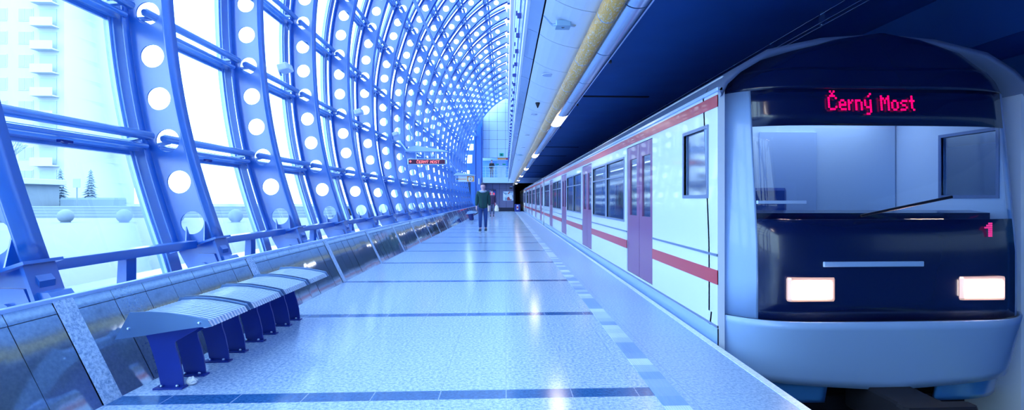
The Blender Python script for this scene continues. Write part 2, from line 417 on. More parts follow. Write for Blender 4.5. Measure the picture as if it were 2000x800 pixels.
# rib web with holes
def rib_meshes():
    web = MB(); T = .008; HW = .20; RAD = .124
    def pt(s, o, y):
        x, z, nx, nz = arc(s); return (x+nx*o, y, z+nz*o)
    # bottom piece below the first hole
    edges = [0.0, S0-SP/2]
    def quad(sa, sb):
        n = 2
        for i in range(n):
            a = sa+(sb-sa)*i/n; b = sa+(sb-sa)*(i+1)/n
            for y, fl in ((-T, 0), (T, 1)):
                v = [pt(a, -HW, y), pt(a, HW, y), pt(b, HW, y), pt(b, -HW, y)]
                web.add(v, [(0, 1, 2, 3) if fl else (3, 2, 1, 0)])
    quad(0, S0-SP/2)
    n = 24
    for c in range(NC):
        sc0 = S0+c*SP
        if sc0+SP/2 > LEN: break
        if c == NC-1: pass
        circ = []; rect = []
        for k in range(n):
            t = 2*PI*(k+.5)/n; cs, sn = math.cos(t), math.sin(t)
            circ.append((RAD*cs, RAD*sn))
            m_ = max(abs(cs)/(SP/2), abs(sn)/HW); rect.append((cs/m_, sn/m_))
        corner = {}
        for y, fl in ((-T, 0), (T, 1)):
            vs = [pt(sc0+a, b, y) for a, b in circ]+[pt(sc0+a, b, y) for a, b in rect]
            fs = []
            for k in range(n):
                j = (k+1) % n
                f = (k, j, n+j, n+k)
                fs.append(f if fl else f[::-1])
            # corner fills
            web.add(vs, fs)
            for k in range(n):
                j = (k+1) % n; a, b = rect[k], rect[j]
                if abs(abs(a[0])-SP/2) < 1e-6 and abs(abs(b[0])-SP/2) > 1e-6 or abs(abs(a[0])-SP/2) > 1e-6 and abs(abs(b[0])-SP/2) < 1e-6:
                    cx = math.copysign(SP/2, a[0]); cy = math.copysign(HW, a[1])
                    v = [pt(sc0+a[0], a[1], y), pt(sc0+b[0], b[1], y), pt(sc0+cx, cy, y)]
                    web.add(v, [(0, 1, 2) if fl else (2, 1, 0)])
        vs = [pt(sc0+a, b, -T) for a, b in circ]+[pt(sc0+a, b, T) for a, b in circ]
        web.add(vs, [(k, (k+1) % n, n+(k+1) % n, n+k) for k in range(n)])
        last = sc0+SP/2
    quad(last, LEN)
    me_web = web.mesh('web', M_rib)
    path = [arc(LEN*i/72) for i in range(73)]
    fi = MB().sweep(path, [(-HW-.014, -.10), (-HW+.001, -.10), (-HW+.001, .10), (-HW-.014, .10)], smooth=True).mesh('inner_flange', M_rib)
    fo = MB().sweep(path, [(HW-.001, -.10), (HW+.014, -.10), (HW+.014, .10), (HW-.001, .10)], smooth=True).mesh('outer_flange', M_rib)
    return me_web, fi, fo
me_web, me_fi, me_fo = rib_meshes()
# foot bracket in rib local coordinates (rib base at P[0])
x0, z0, nx, nz = arc(0.0)
tx, tz = nz, -nx      # travel direction
def loc2(a, o): return (x0+nx*o+tx*a, z0+nz*o+tz*a)     # a along rib, o outward
def bracket():
    plate = MB(); q = [loc2(0, -.26), loc2(0, .24), loc2(.022, .24), loc2(.022, -.26)]
    plate.prism(q, -.15, .15)
    for o in (-.13, .07):
        g = [loc2(.02, o-.006), loc2(.02, o+.006), loc2(.24, o+.006), loc2(.24, o-.006)]
        vs = [(g[0][0], -.14, g[0][1]), (g[1][0], -.14, g[1][1]), (g[1][0], -.008, g[1][1]), (g[0][0], -.008, g[0][1]), (g[3][0], -.01, g[3][1]), (g[2][0], -.01, g[2][1])]
        plate.add(vs, [(0, 1, 2, 3), (0, 3, 4), (1, 5, 2), (0, 4, 5, 1), (3, 2, 5, 4)])
    shoe = MB()
    shoe.prism([loc2(0, -.2), loc2(0, .2), loc2(-.30, .15), (loc2(-.30, .15)[0], .30), (loc2(-.3, -.17)[0], .30), loc2(-.12, -.24)], -.06, .06)
    shoe.prism([loc2(0, -.225), loc2(0, -.2), loc2(-.3, -.2), loc2(-.3, -.225)], -.12, .12)
    hinge = MB()
    hx = [loc2(-.08, 0), loc2(-.14, -.16), loc2(-.30, -.17), (loc2(-.3, -.17)[0], .31), (loc2(-.3, .13)[0], .31), loc2(-.22, .14)]
    hinge.prism(hx, -.095, -.06)
    pin = MB(); cx, cz = loc2(-.23, -.02)
    pin.tube([(cx, -.125, cz), (cx, -.09, cz)], .04, 14)
    lug = MB(); lx, lz = loc2(-.27, -.25)
    lug.prism([(lx-.06, .30), (lx-.05, lz+.07), (lx+.02, lz+.07), (lx+.07, lz), (lx+.08, .30)], -.09, .09)
    return plate, shoe, hinge, pin, lug
bp_, bs_, bh_, bpin, blug = [b.mesh(n, m) for b, n, m in zip(bracket(), ('base_plate', 'shoe', 'hinge_plate', 'pin', 'lug'), (M_rib,)*5)]
ep = MB(); xe, ze, _, _ = arc(LEN)
ep.box(xe-.02, xe+.12, -.14, .14, ze-.32, ze+.2); me_end = ep.mesh('end_plate', M_rib)
def link_part(name, me, parent):
    o = bpy.data.objects.new(name, me); COL.objects.link(o); o.parent = parent; return o
KR = list(range(-3, 22))
RY = {k: 3.55+bay*(k-1)+bay-.0 - 0.0 for k in KR}   # k=0 is the rib at the left frame edge
RY = {k: 3.55+bay*k for k in KR}
for k in KR:
    if k < 0: lab = 'blue perforated steel arch rib standing behind the viewpoint, %s one back' % ORD[-k-1]
    elif k == 0: lab = 'blue perforated arch rib cut by the left photo edge beside the first handrail'
    else: lab = 'blue perforated steel arch rib, %s full rib counted from the near left end' % ORD[k-1]
    t = thing('arch_rib', lab, 'arch rib', (0, RY[k], 0), 0, 'perforated arch ribs of the glazed hall')
    for nme, me in (('web', me_web), ('inner_flange', me_fi), ('outer_flange', me_fo), ('end_plate', me_end)): link_part(nme, me, t)
    fb = link_part('base_plate', bp_, t); link_part('shoe', bs_, t); hg = link_part('hinge_plate', bh_, t); link_part('pin', bpin, hg); link_part('lug', blug, t)

# ---------------------------------------------------------------- glazing bays
GO = .37
glz_path = [arc(LEN*i/60) for i in range(61)]
xb, zb, nxb, nzb = glz_path[0]
glz_path = [(xb+(-.30)*nzb*1.0+0.0, zb-.33, nxb, nzb)]+glz_path
pane = MB().sweep(glz_path, [(GO-.006, .03), (GO+.006, .03), (GO+.006, bay-.03), (GO-.006, bay-.03)], smooth=True).mesh('glass_pane', M_glass)
mull = MB().sweep(glz_path, [(GO-.06, -.09), (GO+.04, -.09), (GO+.04, .09), (GO-.06, .09)]).mesh('mullion', M_frame)
bead = MB(); 
for a, b in ((.092, .12), (bay-.12, bay-.092)):
    bead.sweep(glz_path, [(GO-.035, a), (GO-.008, a), (GO-.008, b), (GO-.035, b)])
me_bead = bead.mesh('glazing_bead', M_framelt)
tr_meshes, pu_meshes, idxs = [], [], []
for c in range(2, NC+1, 3):
    s = S0+c*SP
    if s > LEN-.2: break
    x, z, nx_, nz_ = arc(s); tx_, tz_ = nz_, -nx_
    def L2(a, o): return (x+nx_*o+tx_*a, z+nz_*o+tz_*a)
    tr = MB().prism([L2(-.05, GO-.09), L2(.05, GO-.09), L2(.05, GO+.04), L2(-.05, GO+.04)], .055, bay-.055)
    tr.prism([L2(-.085, GO-.03), L2(-.05, GO-.03), L2(-.05, GO-.006), L2(-.085, GO-.006)], .06, bay-.06)
    tr_meshes.append(tr.mesh('transom', M_purlin))
    pu = MB()
    o_ = .10
    cx, cz = L2(.06, o_)
    ya, yb = .085, bay-.085
    # flat rounded beam: wide plate with round ends + tube below
    r_ = .045
    pts = [(cx, ya+.0, cz), (cx, ya+.02, cz), (cx, yb-.02, cz), (cx, yb, cz)]
    pu.tube(pts, [r_*.6, r_, r_, r_*.6], 12)
    cx2, cz2 = L2(-.03, o_+.08)
    pu.tube([(cx2, ya, cz2), (cx2, yb, cz2)], .028, 8)
    pu.prism([L2(.02, o_+.03), L2(.05, o_+.03), L2(.05, GO-.09), L2(.02, GO-.09)], .2, .26)
    pu.prism([L2(.02, o_+.03), L2(.05, o_+.03), L2(.05, GO-.09), L2(.02, GO-.09)], bay-.26, bay-.2)
    pu_meshes.append(pu.mesh('purlin', M_purlin)); idxs.append(s)
def latch_mesh():
    x, z, nx_, nz_ = arc(idxs[0]); m_ = MB()
    m_.box(x-.24, x-.20, bay*.5-.02, bay*.5+.12, z-.14, z-.115, 0, .006)
    m_.tube([(x-.22, bay*.5+.0, z-.13), (x-.15, bay*.5-.05, z-.15), (x-.13, bay*.5-.03, z-.155)], .007, 6)
    return m_.mesh('latch', M_navy)
me_latch = latch_mesh()
for i, k in enumerate(KR[:-1]):
    wn = bpy.data.objects.new('window_%d' % (i+1), None); COL.objects.link(wn); wn.location = (0, RY[k], 0); struct(wn)
    link_part('glass_pane', pane, wn); link_part('mullion', mull, wn); link_part('glazing_bead', me_bead, wn)
    for me in tr_meshes: link_part('transom', me, wn)
    for me in pu_meshes: link_part('purlin', me, wn)
    if -1 <= k < 5: link_part('latch', me_latch, wn)

# handrails between the rib feet
hr = MB().box(-3.37, -3.25, .152, bay-.152, .665, .745, 0, .01).mesh('rail_beam', M_rib)
hp = MB()
hp.prism([(-3.36, .30), (-3.34, .665), (-3.27, .665), (-3.27, .30)], bay*.5-.06, bay*.5+.06)
me_hp = hp.mesh('post', M_rib)
for i, k in enumerate(KR[:-1]):
    lab = ('blue low handrail beam on one post beside the viewpoint, %s bay back' % ORD[-k-1]) if k < 0 else 'blue low handrail beam with one post between rib feet, %s bay from the near left' % ORD[k]
    t = thing('handrail', lab, 'handrail', (0, RY[k], 0), 0, 'low handrails behind the stone parapet')
    link_part('rail_beam', hr, t); link_part('post', me_hp, t)

# long pale cable tray along the arch
sx_, sz_ = -2.84, H(6.17)
t = MB(); t.prism([(sx_-.04, sz_-.03), (sx_+.05, sz_-.06), (sx_+.06, sz_+.02), (sx_-.03, sz_+.06)], -3, 51)
tag(t.build('cable_tray', M_framelt), 'long pale cable tray running along the inside of the blue arch', 'cable tray')
# flood lights on the purlins
fl = thing('floodlight', '', 'light', (0, 0, 0), 0, 'box floodlights on the arch purlins')
MB().box(-.08, .10, -.13, .13, -.06, .05, 0, .02).build('housing', M_white, fl)
MB().box(-.06, .08, -.11, .11, .05, .058, 0).build('lens', M_framelt, fl)
MB().box(-.10, -.08, -.03, .03, -.10, .06, 0).build('bracket', M_frame, fl)
for n in range(8):
    o = fl if n == 0 else copy_tree(fl)
    o.location = (-3.71, 8.77+4.33*n, H(2.20)); o.rotation_euler = (0, -.3, 0)
    o['label'] = 'white box floodlight on the arch purlin, %s nearest of the row' % ORD[n]

# ---------------------------------------------------------------- right side: upper hall wall, canopy, trunk
XW = .25
wr = MB().box(XW, XW+.05, Y0, Y1, H(1.72), H(10.3)).build('wall_right_upper', M_rib, kind='structure')
u = MB()
def strip(y0_, y1_, th): return (XW-th, XW, Y0, Y1, H(y0_), H(y1_))
MB().box(*strip(5.4, 9.6, .012)).build('upper_band', M_navy, wr)
g = MB()
for a, b in ((4.6, 5.3), (4.25, 4.5), (3.7, 4.15), (3.1, 3.6)): g.box(*strip(a, b, .02))
g.build('pale_band', M_framelt, wr)
MB().box(*strip(4.5, 4.58, .03)).build('dark_line', M_navy, wr)
g = MB()
y = Y0
while y < Y1:
    g.box(XW-.05, XW-.02, y, y+.05, H(3.6), H(3.68)); g.box(XW-.06, XW-.0, y+.3, y+.36, H(2.95), H(3.02)); y += 1.0
g.build('fixings', M_navy, wr)
MB().box(XW-.02, XW, Y0, Y1, H(2.3), H(2.34)).build('conduit_band', M_framelt, wr)
# canopy soffit: white lip, edge panels, slot, curved main panels
CE = 40.0
can = MB().box(.185, .215, Y0, CE, H(1.695), H(1.80), 0, .006).build('ceiling_canopy', M_white, kind='structure')
e = MB(); n_ = int((CE+1)/.98)
def sheet(mb, prof, y0_, y1_, th=.012, mi=0):
    n = len(prof); vs = []
    for y in (y0_, y1_):
        for dz in (0, th):
            vs += [(p[0], y, H(p[1])+dz) for p in prof]
    fs = [(i, i+1, 2*n+i+1, 2*n+i) for i in range(n-1)]+[(n+i, 3*n+i, 3*n+i+1, n+i+1) for i in range(n-1)]
    fs += [(i, n+i, n+i+1, i+1) for i in range(n-1)]+[(2*n+i, 2*n+i+1, 3*n+i+1, 3*n+i) for i in range(n-1)]
    fs += [(0, 2*n, 3*n, n), (n-1, 2*n-1, 4*n-1, 3*n-1)]
    mb.add(vs, fs, mi, False)
prof = [(.34, 1.640), (.40, 1.600), (.47, 1.565), (.54, 1.540), (.62, 1.520), (.70, 1.508), (.80, 1.50)]
mainp = MB()
for j in range(-9, 37):
    a = 5.08+.98*j
    if a < Y0: continue
    sheet(mainp, prof, a+.008, a+.98-.008)
    dj = R.uniform(-.003, .003)
    sheet(e, [(.205, 1.70+dj), (.26, 1.678), (.325, 1.652+dj)], a+.005, a+.98-.005)
mo = mainp.build('soffit_panel', M_soffit, can); e.build('edge_panel', M_soffitm, can)
MB().box(.2, 1.15, Y0, CE, H(1.705), H(1.76)).build('backing', M_darkgap, can)
MB().box(.215, 1.2, Y0, CE, H(1.76), H(2.25)).build('bulkhead', M_ceil, can)
# orange wrapped pipe
pp = MB(); PX, PY, PR = .775, 1.415, .078
ys = [Y0+.5*i for i in range(int((51-Y0)/.5)+1)]
pp.tube([(PX, y, H(PY)) for y in ys], PR, 24)
pipe = tag(pp.build('wrapped_pipe', M_pipe), 'long orange yellow pipe in crinkled clear wrapping under the canopy', 'pipe')
cl = MB()
for j in range(-4, 37):
    y = 5.1+1.25*j
    MB().tube([(PX, y, H(PY)), (PX, y+.012, H(PY))], PR+.002, 24).build('clamp_ring', M_alu, pipe)
# light trunk: half round trough segments, every sixth one a lamp
TX, TY = .985, 1.484
def trunk_prof(rr): return [(TX+rr*1.05*math.cos(a), H(TY)+rr*.62*math.sin(a)) for a in [PI+PI*i/12 for i in range(13)]]
seg0 = thing('lighting_trunk', 'long pale half round metal lighting trunk beside the orange pipe', 'light fitting')
lamp_js = [j for j in range(-6, 40) if j % 6 == 3]
js = [j for j in range(-8, 37)]
tr = MB(); clips = MB()
for j in js:
    a = 5.05+1.25*j-.02
    if j % 6 != 3: MB().prism(trunk_prof(.098)+[], a+.01, a+1.24, 'y', 0, True).build('trough', M_alu, seg0)
    clips.box(.845, .90, a-.03, a+.05, H(1.47), H(1.50)); clips.tube([(1.10, a+.4, H(1.47)), (1.13, a+.4, H(1.47))], .02, 8) if j % 2 == 0 else None
clips.build('clip', M_black, seg0)
MB().box(.865, 1.105, Y0, Y1, H(1.488), H(1.52)).build('spine', M_alu, seg0)
MB().box(1.07, 1.1, Y0, Y1, H(1.47), H(1.50)).build('edge_lip', M_framelt, seg0)
nl = 0
for j in js:
    if j % 6 == 3:
        a = 5.05+1.25*j-.02
        if a > 51: continue
        lab = 'glowing tube lamp cover in the lighting trunk, %s lit one from the camera' % ORD[nl] if a > 2 else 'glowing tube lamp cover in the lighting trunk above and behind the camera'
        if a > 2: nl += 1
        tl = thing('tube_lamp', lab, 'lamp', (0, a, 0), 0, 'lit tube lamps in the lighting trunk')
        MB().prism(trunk_prof(.10), .02, 1.23, 'y', 0, True).build('diffuser', M_lampw, tl)
        MB().prism(trunk_prof(.104), -.0, .02, 'y', 0, True).build('end_cap', M_alu, tl)
MB().prism([(.84, H(1.50)), (.86, H(1.515)), (.86, H(1.49)), (.845, H(1.47))], Y0, Y1).build('back_channel', M_framelt, seg0)

# soffit fittings
jb = thing('junction_box', 'pale grey junction box with warning mark under the canopy', 'junction box', (.50, 4.46, H(1.535)))
MB().box(-.065, .065, -.06, .06, -.035, .012, 0, .006).build('box', M_teal, jb)
MB().prism([(-.015, -.01), (.015, -.01), (0, .016)], -.0365, -.035, 'z').build('warning_mark', M_black, jb)
MB().tube([(-.065, 0, -.01), (-.09, 0, -.012), (-.11, -.01, .0), (-.17, -.03, .06)], [.014, .011, .007, .006], 8).build('conduit', M_alu, jb)
MB().tube([(.065, .0, -.01), (.10, .0, -.012), (.11, .0, .0)], .016, 10).build('gland', M_bolt, jb)
sp = thing('ceiling_speaker', 'flat oval recessed speaker grille in the canopy, nearest one', 'speaker', (.53, 6.32, H(1.536)), 0, 'recessed speakers in the canopy')
MB().tube([(0, 0, -.004), (0, 0, .004)], .075, 24).build('grille', M_soffitm, sp)
MB().tube([(0, 0, -.002), (0, 0, .003)], .085, 24).build('rim', M_white, sp)
for n, yy in enumerate((9.25, 12.2, 15.1, 20.1)):
    o = copy_tree(sp); o.location = (.53, yy, H(1.536)); o['label'] = 'flat oval recessed speaker grille in the canopy, %s nearest' % ORD[n+1]
cc = thing('ceiling_camera', 'small black cone shaped camera hanging under the canopy', 'camera', (.51, 8.15, H(1.545)))
MB().tube([(0, 0, 0), (0, 0, -.02), (0, 0, -.09)], [.04, .036, .006], 12).build('cone', M_black, cc)
MB().tube([(0, 0, .004), (0, 0, -.004)], .05, 14).build('collar', M_white, cc)
jb2 = copy_tree(jb); jb2.location = (.50, 17.6, H(1.535)); jb2['label'] = 'small distant junction box under the canopy beyond the black camera'

# dark ceiling over the track
c2 = MB().box(.85, 6.2, Y0, 51.0, H(2.12), H(2.3)).build('ceiling', M_ceil, kind='structure')
sl = MB()
for y in (10.4, 20.6, 24.8, 32, 40): sl.box(1.3, 2.95, y, y+.10, H(2.105), H(2.125))
sl.build('slot', M_darkgap, c2)
MB().box(4.6, 6.2, Y0, 51, H(1.5), H(2.12)).build('ceiling_downstand', M_ceil, kind='structure')
rc = thing('ceiling_rail', 'thin double cable rail on brackets under the dark track ceiling', 'cable rail', (3.55, 0, H(2.0)))
rr = MB()
rr.tube([(0, Y0, .085), (0, 30, .085)], .007, 6); 
rr.build('top_rod', M_alu, rc)
MB().tube([(-.02, Y0, -.02), (-.02, 30, -.02)], .007, 6).build('rod', M_alu, rc)
MB().tube([(.03, Y0, -.035), (.03, 30, -.035)], .007, 6).build('rod', M_alu, rc)
for j in range(-5, 16):
    y = 5.6+1.1*j
    b = MB().box(-.02, .035, y, y+.02, -.04, .12); b.sphere((0, y, -.04), .014, 8, 5); b.build('bracket', M_alu, rc)

# track side wall
XR = 5.35
tw = MB().box(XR, XR+.5, Y0, 70, -1.3, H(2.3)).build('wall_right', M_ceil, kind='structure')
pn = MB(); pb = MB()
for j in range(-2, 24):
    y = 5.0+2.165*j
    pn.box(XR-.04, XR, y+.006, y+2.159, H(.05), H(.62)); pb.box(XR-.035, XR, y+.006, y+2.159, H(-.40), H(.045))
pn.build('pale_panel', M_tile, tw); pb.build('blue_panel', M_frame, tw)
# closing walls behind the viewpoint and tunnel end
MB().box(1.0, 6.2, Y0-.3, Y0, -1.5, 4).build('wall_front', M_tile, kind='structure')
MB().box(-4.3, 1.0, Y0-.3, Y0, -.6, .3).build('wall_front_sill', M_rib, kind='structure')
wfr = MB().box(-4.3, .25, Y0-.2, Y0-.18, .3, 11.2).build('window_50', M_glass, kind='structure')  # unseen glazing, added to let sky light onto rib webs and train front
b = MB()
for i in range(5): b.box(-4.3+1.12*i, -4.22+1.12*i, Y0-.25, Y0-.12, .3, 11.2)
for i in range(6): b.box(-4.3, .25, Y0-.24, Y0-.13, .3+2.1*i, .38+2.1*i)
b.build('window_frame', M_frame, wfr)
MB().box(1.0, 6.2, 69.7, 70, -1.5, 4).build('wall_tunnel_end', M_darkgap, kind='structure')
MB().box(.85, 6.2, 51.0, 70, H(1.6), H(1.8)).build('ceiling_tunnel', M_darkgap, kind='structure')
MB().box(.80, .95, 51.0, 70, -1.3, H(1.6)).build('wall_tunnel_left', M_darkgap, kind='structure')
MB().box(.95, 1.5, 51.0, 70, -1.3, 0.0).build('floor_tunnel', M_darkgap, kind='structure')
# track
for xx, lab in ((2.38, 'left running rail of the track beneath the train'), (3.82, 'right running rail of the track beneath the train')):
    t = thing('running_rail', lab, 'rail', (xx, 0, -1.3), 0, 'running rails')
    MB().box(-.035, .035, Y0, 69, .11, .15, 0, .006).build('rail_head', M_rail, t)
    MB().box(-.01, .01, Y0, 69, .015, .115).build('rail_web', M_track, t)
    MB().box(-.07, .07, Y0, 69, -.01, .02).build('rail_foot', M_track, t)
tr_ = thing('power_rail', 'pale green covered power rail beside the track', 'power rail', (4.62, 0, -1.3))
MB().prism([(-.09, .26), (-.09, .33), (-.05, .37), (.05, .37), (.09, .33), (.09, .26)], Y0, 69).build('cover', M_yg, tr_)
b = MB()
for j in range(30): b.box(-.03, .03, -4+2.4*j, -3.9+2.4*j, -.01, .26)
b.build('support', M_track, tr_)

# ---------------------------------------------------------------- benches
def seat_unit():
    t = thing('slatted_seat', 'x', 'bench seat', (0, 0, 0), 0, 'slatted metal seats along the parapet')
    top = [(-2.262, .500), (-2.15, .503), (-2.05, .497), (-1.95, .482), (-1.87, .466), (-1.811, .452)]
    nose = [(-1.782, .408)]
    bot = [(-1.865, .405), (-2.02, .383), (-2.18, .358), (-2.35, .336)]
    outline = top+nose+bot
    for y in (0.0, .475):
        sp_ = MB().prism(outline, y, y+.008).build('side_plate', M_plate, t)
        for (bx, bz) in ((-2.27, .40), (-1.855, .43)):
            MB().sphere((bx, y-.002 if y == 0 else y+.01, bz), .011, 10, 6).build('rivet', M_bolt, sp_)
    n = 13
    slp_t = [(x, z-.012) for x, z in top[1:]]; slp_t = [(-2.235, .485)]+slp_t
    sl_b = [(-1.835, .395), (-1.88, .418), (-1.96, .442), (-2.05, .457), (-2.15, .463), (-2.23, .45)]
    for i in range(n):
        y = .012+(.463-.012)*(i+.5)/n
        MB().prism(slp_t+[(-1.79, .405)]+sl_b, y-.0085, y+.0085).build('slat', M_seatm, t)
    MB().box(-2.2, -2.14, .01, .475, .425, .455).build('cross_bar', M_alu, t); MB().box(-1.93, -1.88, .01, .475, .40, .43).build('cross_bar', M_alu, t)
    for y in (.125, .36):
        lg = [(-2.27, .37), (-2.235, .30), (-2.205, .21), (-2.18, .12), (-2.158, .01), (-2.02, .01), (-2.03, .10), (-2.05, .19), (-2.07, .25), (-2.075, .285), (-2.03, .312), (-1.94, .362), (-1.90, .40), (-2.02, .40)]
        l = MB().prism([(x, z) for x, z in lg], y-.006, y+.006).build('leg', M_navy, t)
        MB().box(-2.185, -2.005, y-.045, y+.02, 0, .010, 0, .002).build('foot_plate', M_navy, l)
        for bx in (-2.145, -2.05): MB().sphere((bx, y-.022, .016), .011, 8, 6, sc_=(1, 1, .9)).build('bolt', M_bolt, l)
        MB().box(-2.25, -1.9, y-.02, y+.02, .395, .405).build('leg_head', M_navy, l)
    return t
su = seat_unit()
for n in range(4):
    o = su if n == 0 else copy_tree(su)
    o.location = (0, 3.19+.528*n, 0)
    o['label'] = 'slatted metal seat on blue curved legs, %s from the camera in the near row' % ORD[n]
for n in range(4):
    o = copy_tree(su); o.location = (0.12, 28.8+.528*n, 0)
    o['label'] = 'slatted metal seat on blue legs in the far row behind the walking person, %s nearest' % ORD[n]
    o['group'] = 'far row of slatted metal seats'
# crumpled paper
pb_ = MB(); pb_.sphere((0, 0, .022), .03, 14, 9, sc_=(1.15, .8, .75))
rr_ = random.Random(3)
pb_.v = [(v[0]*(1+rr_.uniform(-.22, .22)), v[1]*(1+rr_.uniform(-.22, .22)), max(0.001, v[2]*(1+rr_.uniform(-.22, .22)))) for v in pb_.v]
pb_.sm = [False]*len(pb_.sm)
o = pb_.build('crumpled_paper', M_paper); o.location = (-2.0, 3.36, 0); tag(o, 'small crumpled white paper ball by the nearest bench foot', 'paper')

# ---------------------------------------------------------------- end of hall
YE = 51.0
def EX(px, z=YE): return (px-988)*z/1000.0
def EY(py, z=YE): return H((389-py)*z/1000.0)
wb = MB().box(-2.3, .4, YE+.02, YE+.3, EY(308), 12.5).build('wall_back', M_darkgap, kind='structure')
tl = MB()
xs = [-2.24, -1.65, -.83, -.02, .4]
z = EY(308)
while z < 12.2:
    for a, b in zip(xs[:-1], xs[1:]): tl.box(a+.012, b-.012, YE-.01, YE+.03, z+.012, z+.89)
    z += .90
tl.build('wall_tile', M_tile, wb)
# grey panelled lower wall and plinth
wg = MB().box(-2.3, .80, YE+.02, YE+.3, 0, EY(357)).build('wall_back_lower', M_darkgap, kind='structure')
gp = MB()
for a, b in ((-2.25, -1.92), (-1.90, -1.28), (-1.26, -.62), (-.60, .05), (.07, .78)):
    gp.box(a, b, YE-.02, YE+.03, EY(368), EY(358)); gp.box(a, b, YE-.02, YE+.03, EY(405), EY(368.3)) 
gp.build('wall_panel', M_greyp, wg)
MB().box(-2.3, .80, YE-.0, YE+.025, 0, EY(405)).build('plinth', M_dark, wg)
# balcony
bf = MB().box(-2.3, 3.4, YE-.9, YE-.75, EY(357, 50.1), EY(346.5, 50.1)).build('wall_balcony', M_tile, kind='structure')
MB().box(-2.3, 3.6, YE-.8, YE+6, EY(349), EY(346.8)).build('floor_balcony', M_tile, kind='structure')
MB().box(-2.3, 3.4, YE-.75, YE+.02, EY(357), EY(349)).build('ceiling_balcony_soffit', M_ceil, kind='structure')
MB().box(-3.2, 3.6, YE+6, YE+6.2, EY(348), EY(300)+1).build('wall_balcony_back', M_frame, kind='structure')
MB().box(-3.2, 3.6, YE+.3, YE+6, EY(305), EY(303)).build('ceiling_balcony', M_tile, kind='structure')
MB().box(.4, 3.6, YE, YE+.3, EY(347), 6).build('wall_back_right', M_ceil, kind='structure')
rl = thing('balcony_railing', 'pale metal and glass railing along the balcony at the hall end', 'railing', (0, YE-.82, EY(346.5, 50.1)))
MB().box(-2.35, .35, -.03, .03, 1.06, 1.12, 0, .01).build('top_rail', M_framelt, rl)
for zz in (.25, .5, .78): MB().box(-2.3, .35, -.01, .01, zz, zz+.02).build('rail', M_framelt, rl)
for xx in (-2.3, -1.95, -1.1, -.25, .3): MB().box(xx-.025, xx+.025, -.03, .03, -.35, 1.06).build('post', M_framelt, rl)
MB().box(-2.28, .3, -.004, .004, .1, 1.0).build('glass_panel', M_glass, rl)
es = thing('exit_sign', 'small green sign on the pale tiled end wall above the balcony', 'sign', (EX(980), YE-.05, EY(302)))
MB().box(-.2, .2, -.02, .04, -.15, .15, 0, .01).build('panel', M_green, es)
MB().box(-.11, .09, -.026, -.02, -.09, .06).build('dark_field', mat('sign_dark_green', rgb(0, 80, 80), .5), es)
MB().box(EX(972), EX(988), YE+.06, YE+.2, EY(311.5), EY(308.2)).build('trim_4', M_orange, kind='structure')
MB().box(EX(988)+.01, EX(995), YE+.06, YE+.2, EY(311.5), EY(308.2)).build('trim_5', M_red, kind='structure')
pl_ = MB().box(EX(972), EX(988), YE+1.2, YE+1.6, EY(346.5), EY(311)); pl_.build('wall_balcony_pier', M_tile, kind='structure')
for px, nm, c in ((971, 'teal lit sign board left of the pale balcony pier', 'left'), (985, 'teal sign board on the right of the pale balcony pier', 'r')):
    s_ = thing('hanging_sign', nm, 'sign', (EX(px), YE+1.0, EY(319.5))); MB().box(-.17, .17, -.03, .03, -.06, .06, 0, .01).build('board', M_green, s_); MB().box(-.01, .01, -.01, .01, .06, .72).build('hanger', M_framelt, s_)
# poster, advert, camera, info box
ps = thing('wall_poster', 'pale framed poster on the grey panel wall right of the walking person', 'poster', (EX(993), YE-.03, EY(382.5)))
MB().box(-.52, .52, -.03, .01, -.46, .46, 0, .01).build('frame', M_framelt, ps); MB().box(-.49, .49, -.04, -.03, -.43, .43).build('print', M_poster, ps)
ad = thing('advert_panel', 'tall dark blue advert panel with red lettering behind the walking person', 'advert', (EX(962.5), YE-.05, EY(386)))
MB().box(-.33, .33, -.06, .03, -.82, .82, 0, .015).build('frame', M_black, ad); MB().box(-.29, .29, -.07, -.06, -.77, .77).build('print', M_advert, ad)
MB().box(-.18, .22, -.078, -.07, .28, .5, 0, .01).build('red_block', mat('advert_red', rgb(235, 60, 90), .5, emit=(1, .1, .15, 1), es=.4), ad)
cm = thing('wall_camera', 'black security camera on the grey wall above the pale poster', 'camera', (EX(999), YE-.25, EY(367)))
MB().box(-.18, .08, -.15, .1, -.09, .05, 0, .02).build('housing', M_black, cm); MB().tube([(0, .2, .15), (0, 0, .12), (-.02, 0, .04)], .02, 8).build('arm', M_framelt, cm); MB().tube([(-.05, -.2, -.02), (-.05, -.14, -.02)], .05, 12).build('lens', M_black, cm)
MB().box(-.12, .12, .0, .22, .13, .17, 0, .01).build('mount', M_framelt, cm)
ib = thing('platform_end_box', 'dark blue box with a small red and white notice at the platform end', 'cabinet', (EX(1011, 49.5), 49.5, 0))
MB().box(-.28, .28, -.15, .15, 0, .72, 0, .02).build('body', M_navy, ib); MB().box(-.09, .09, -.16, -.15, .18, .62).build('notice', M_white, ib); MB().box(-.07, .07, -.165, -.16, .3, .5).build('notice_print', M_red, ib)
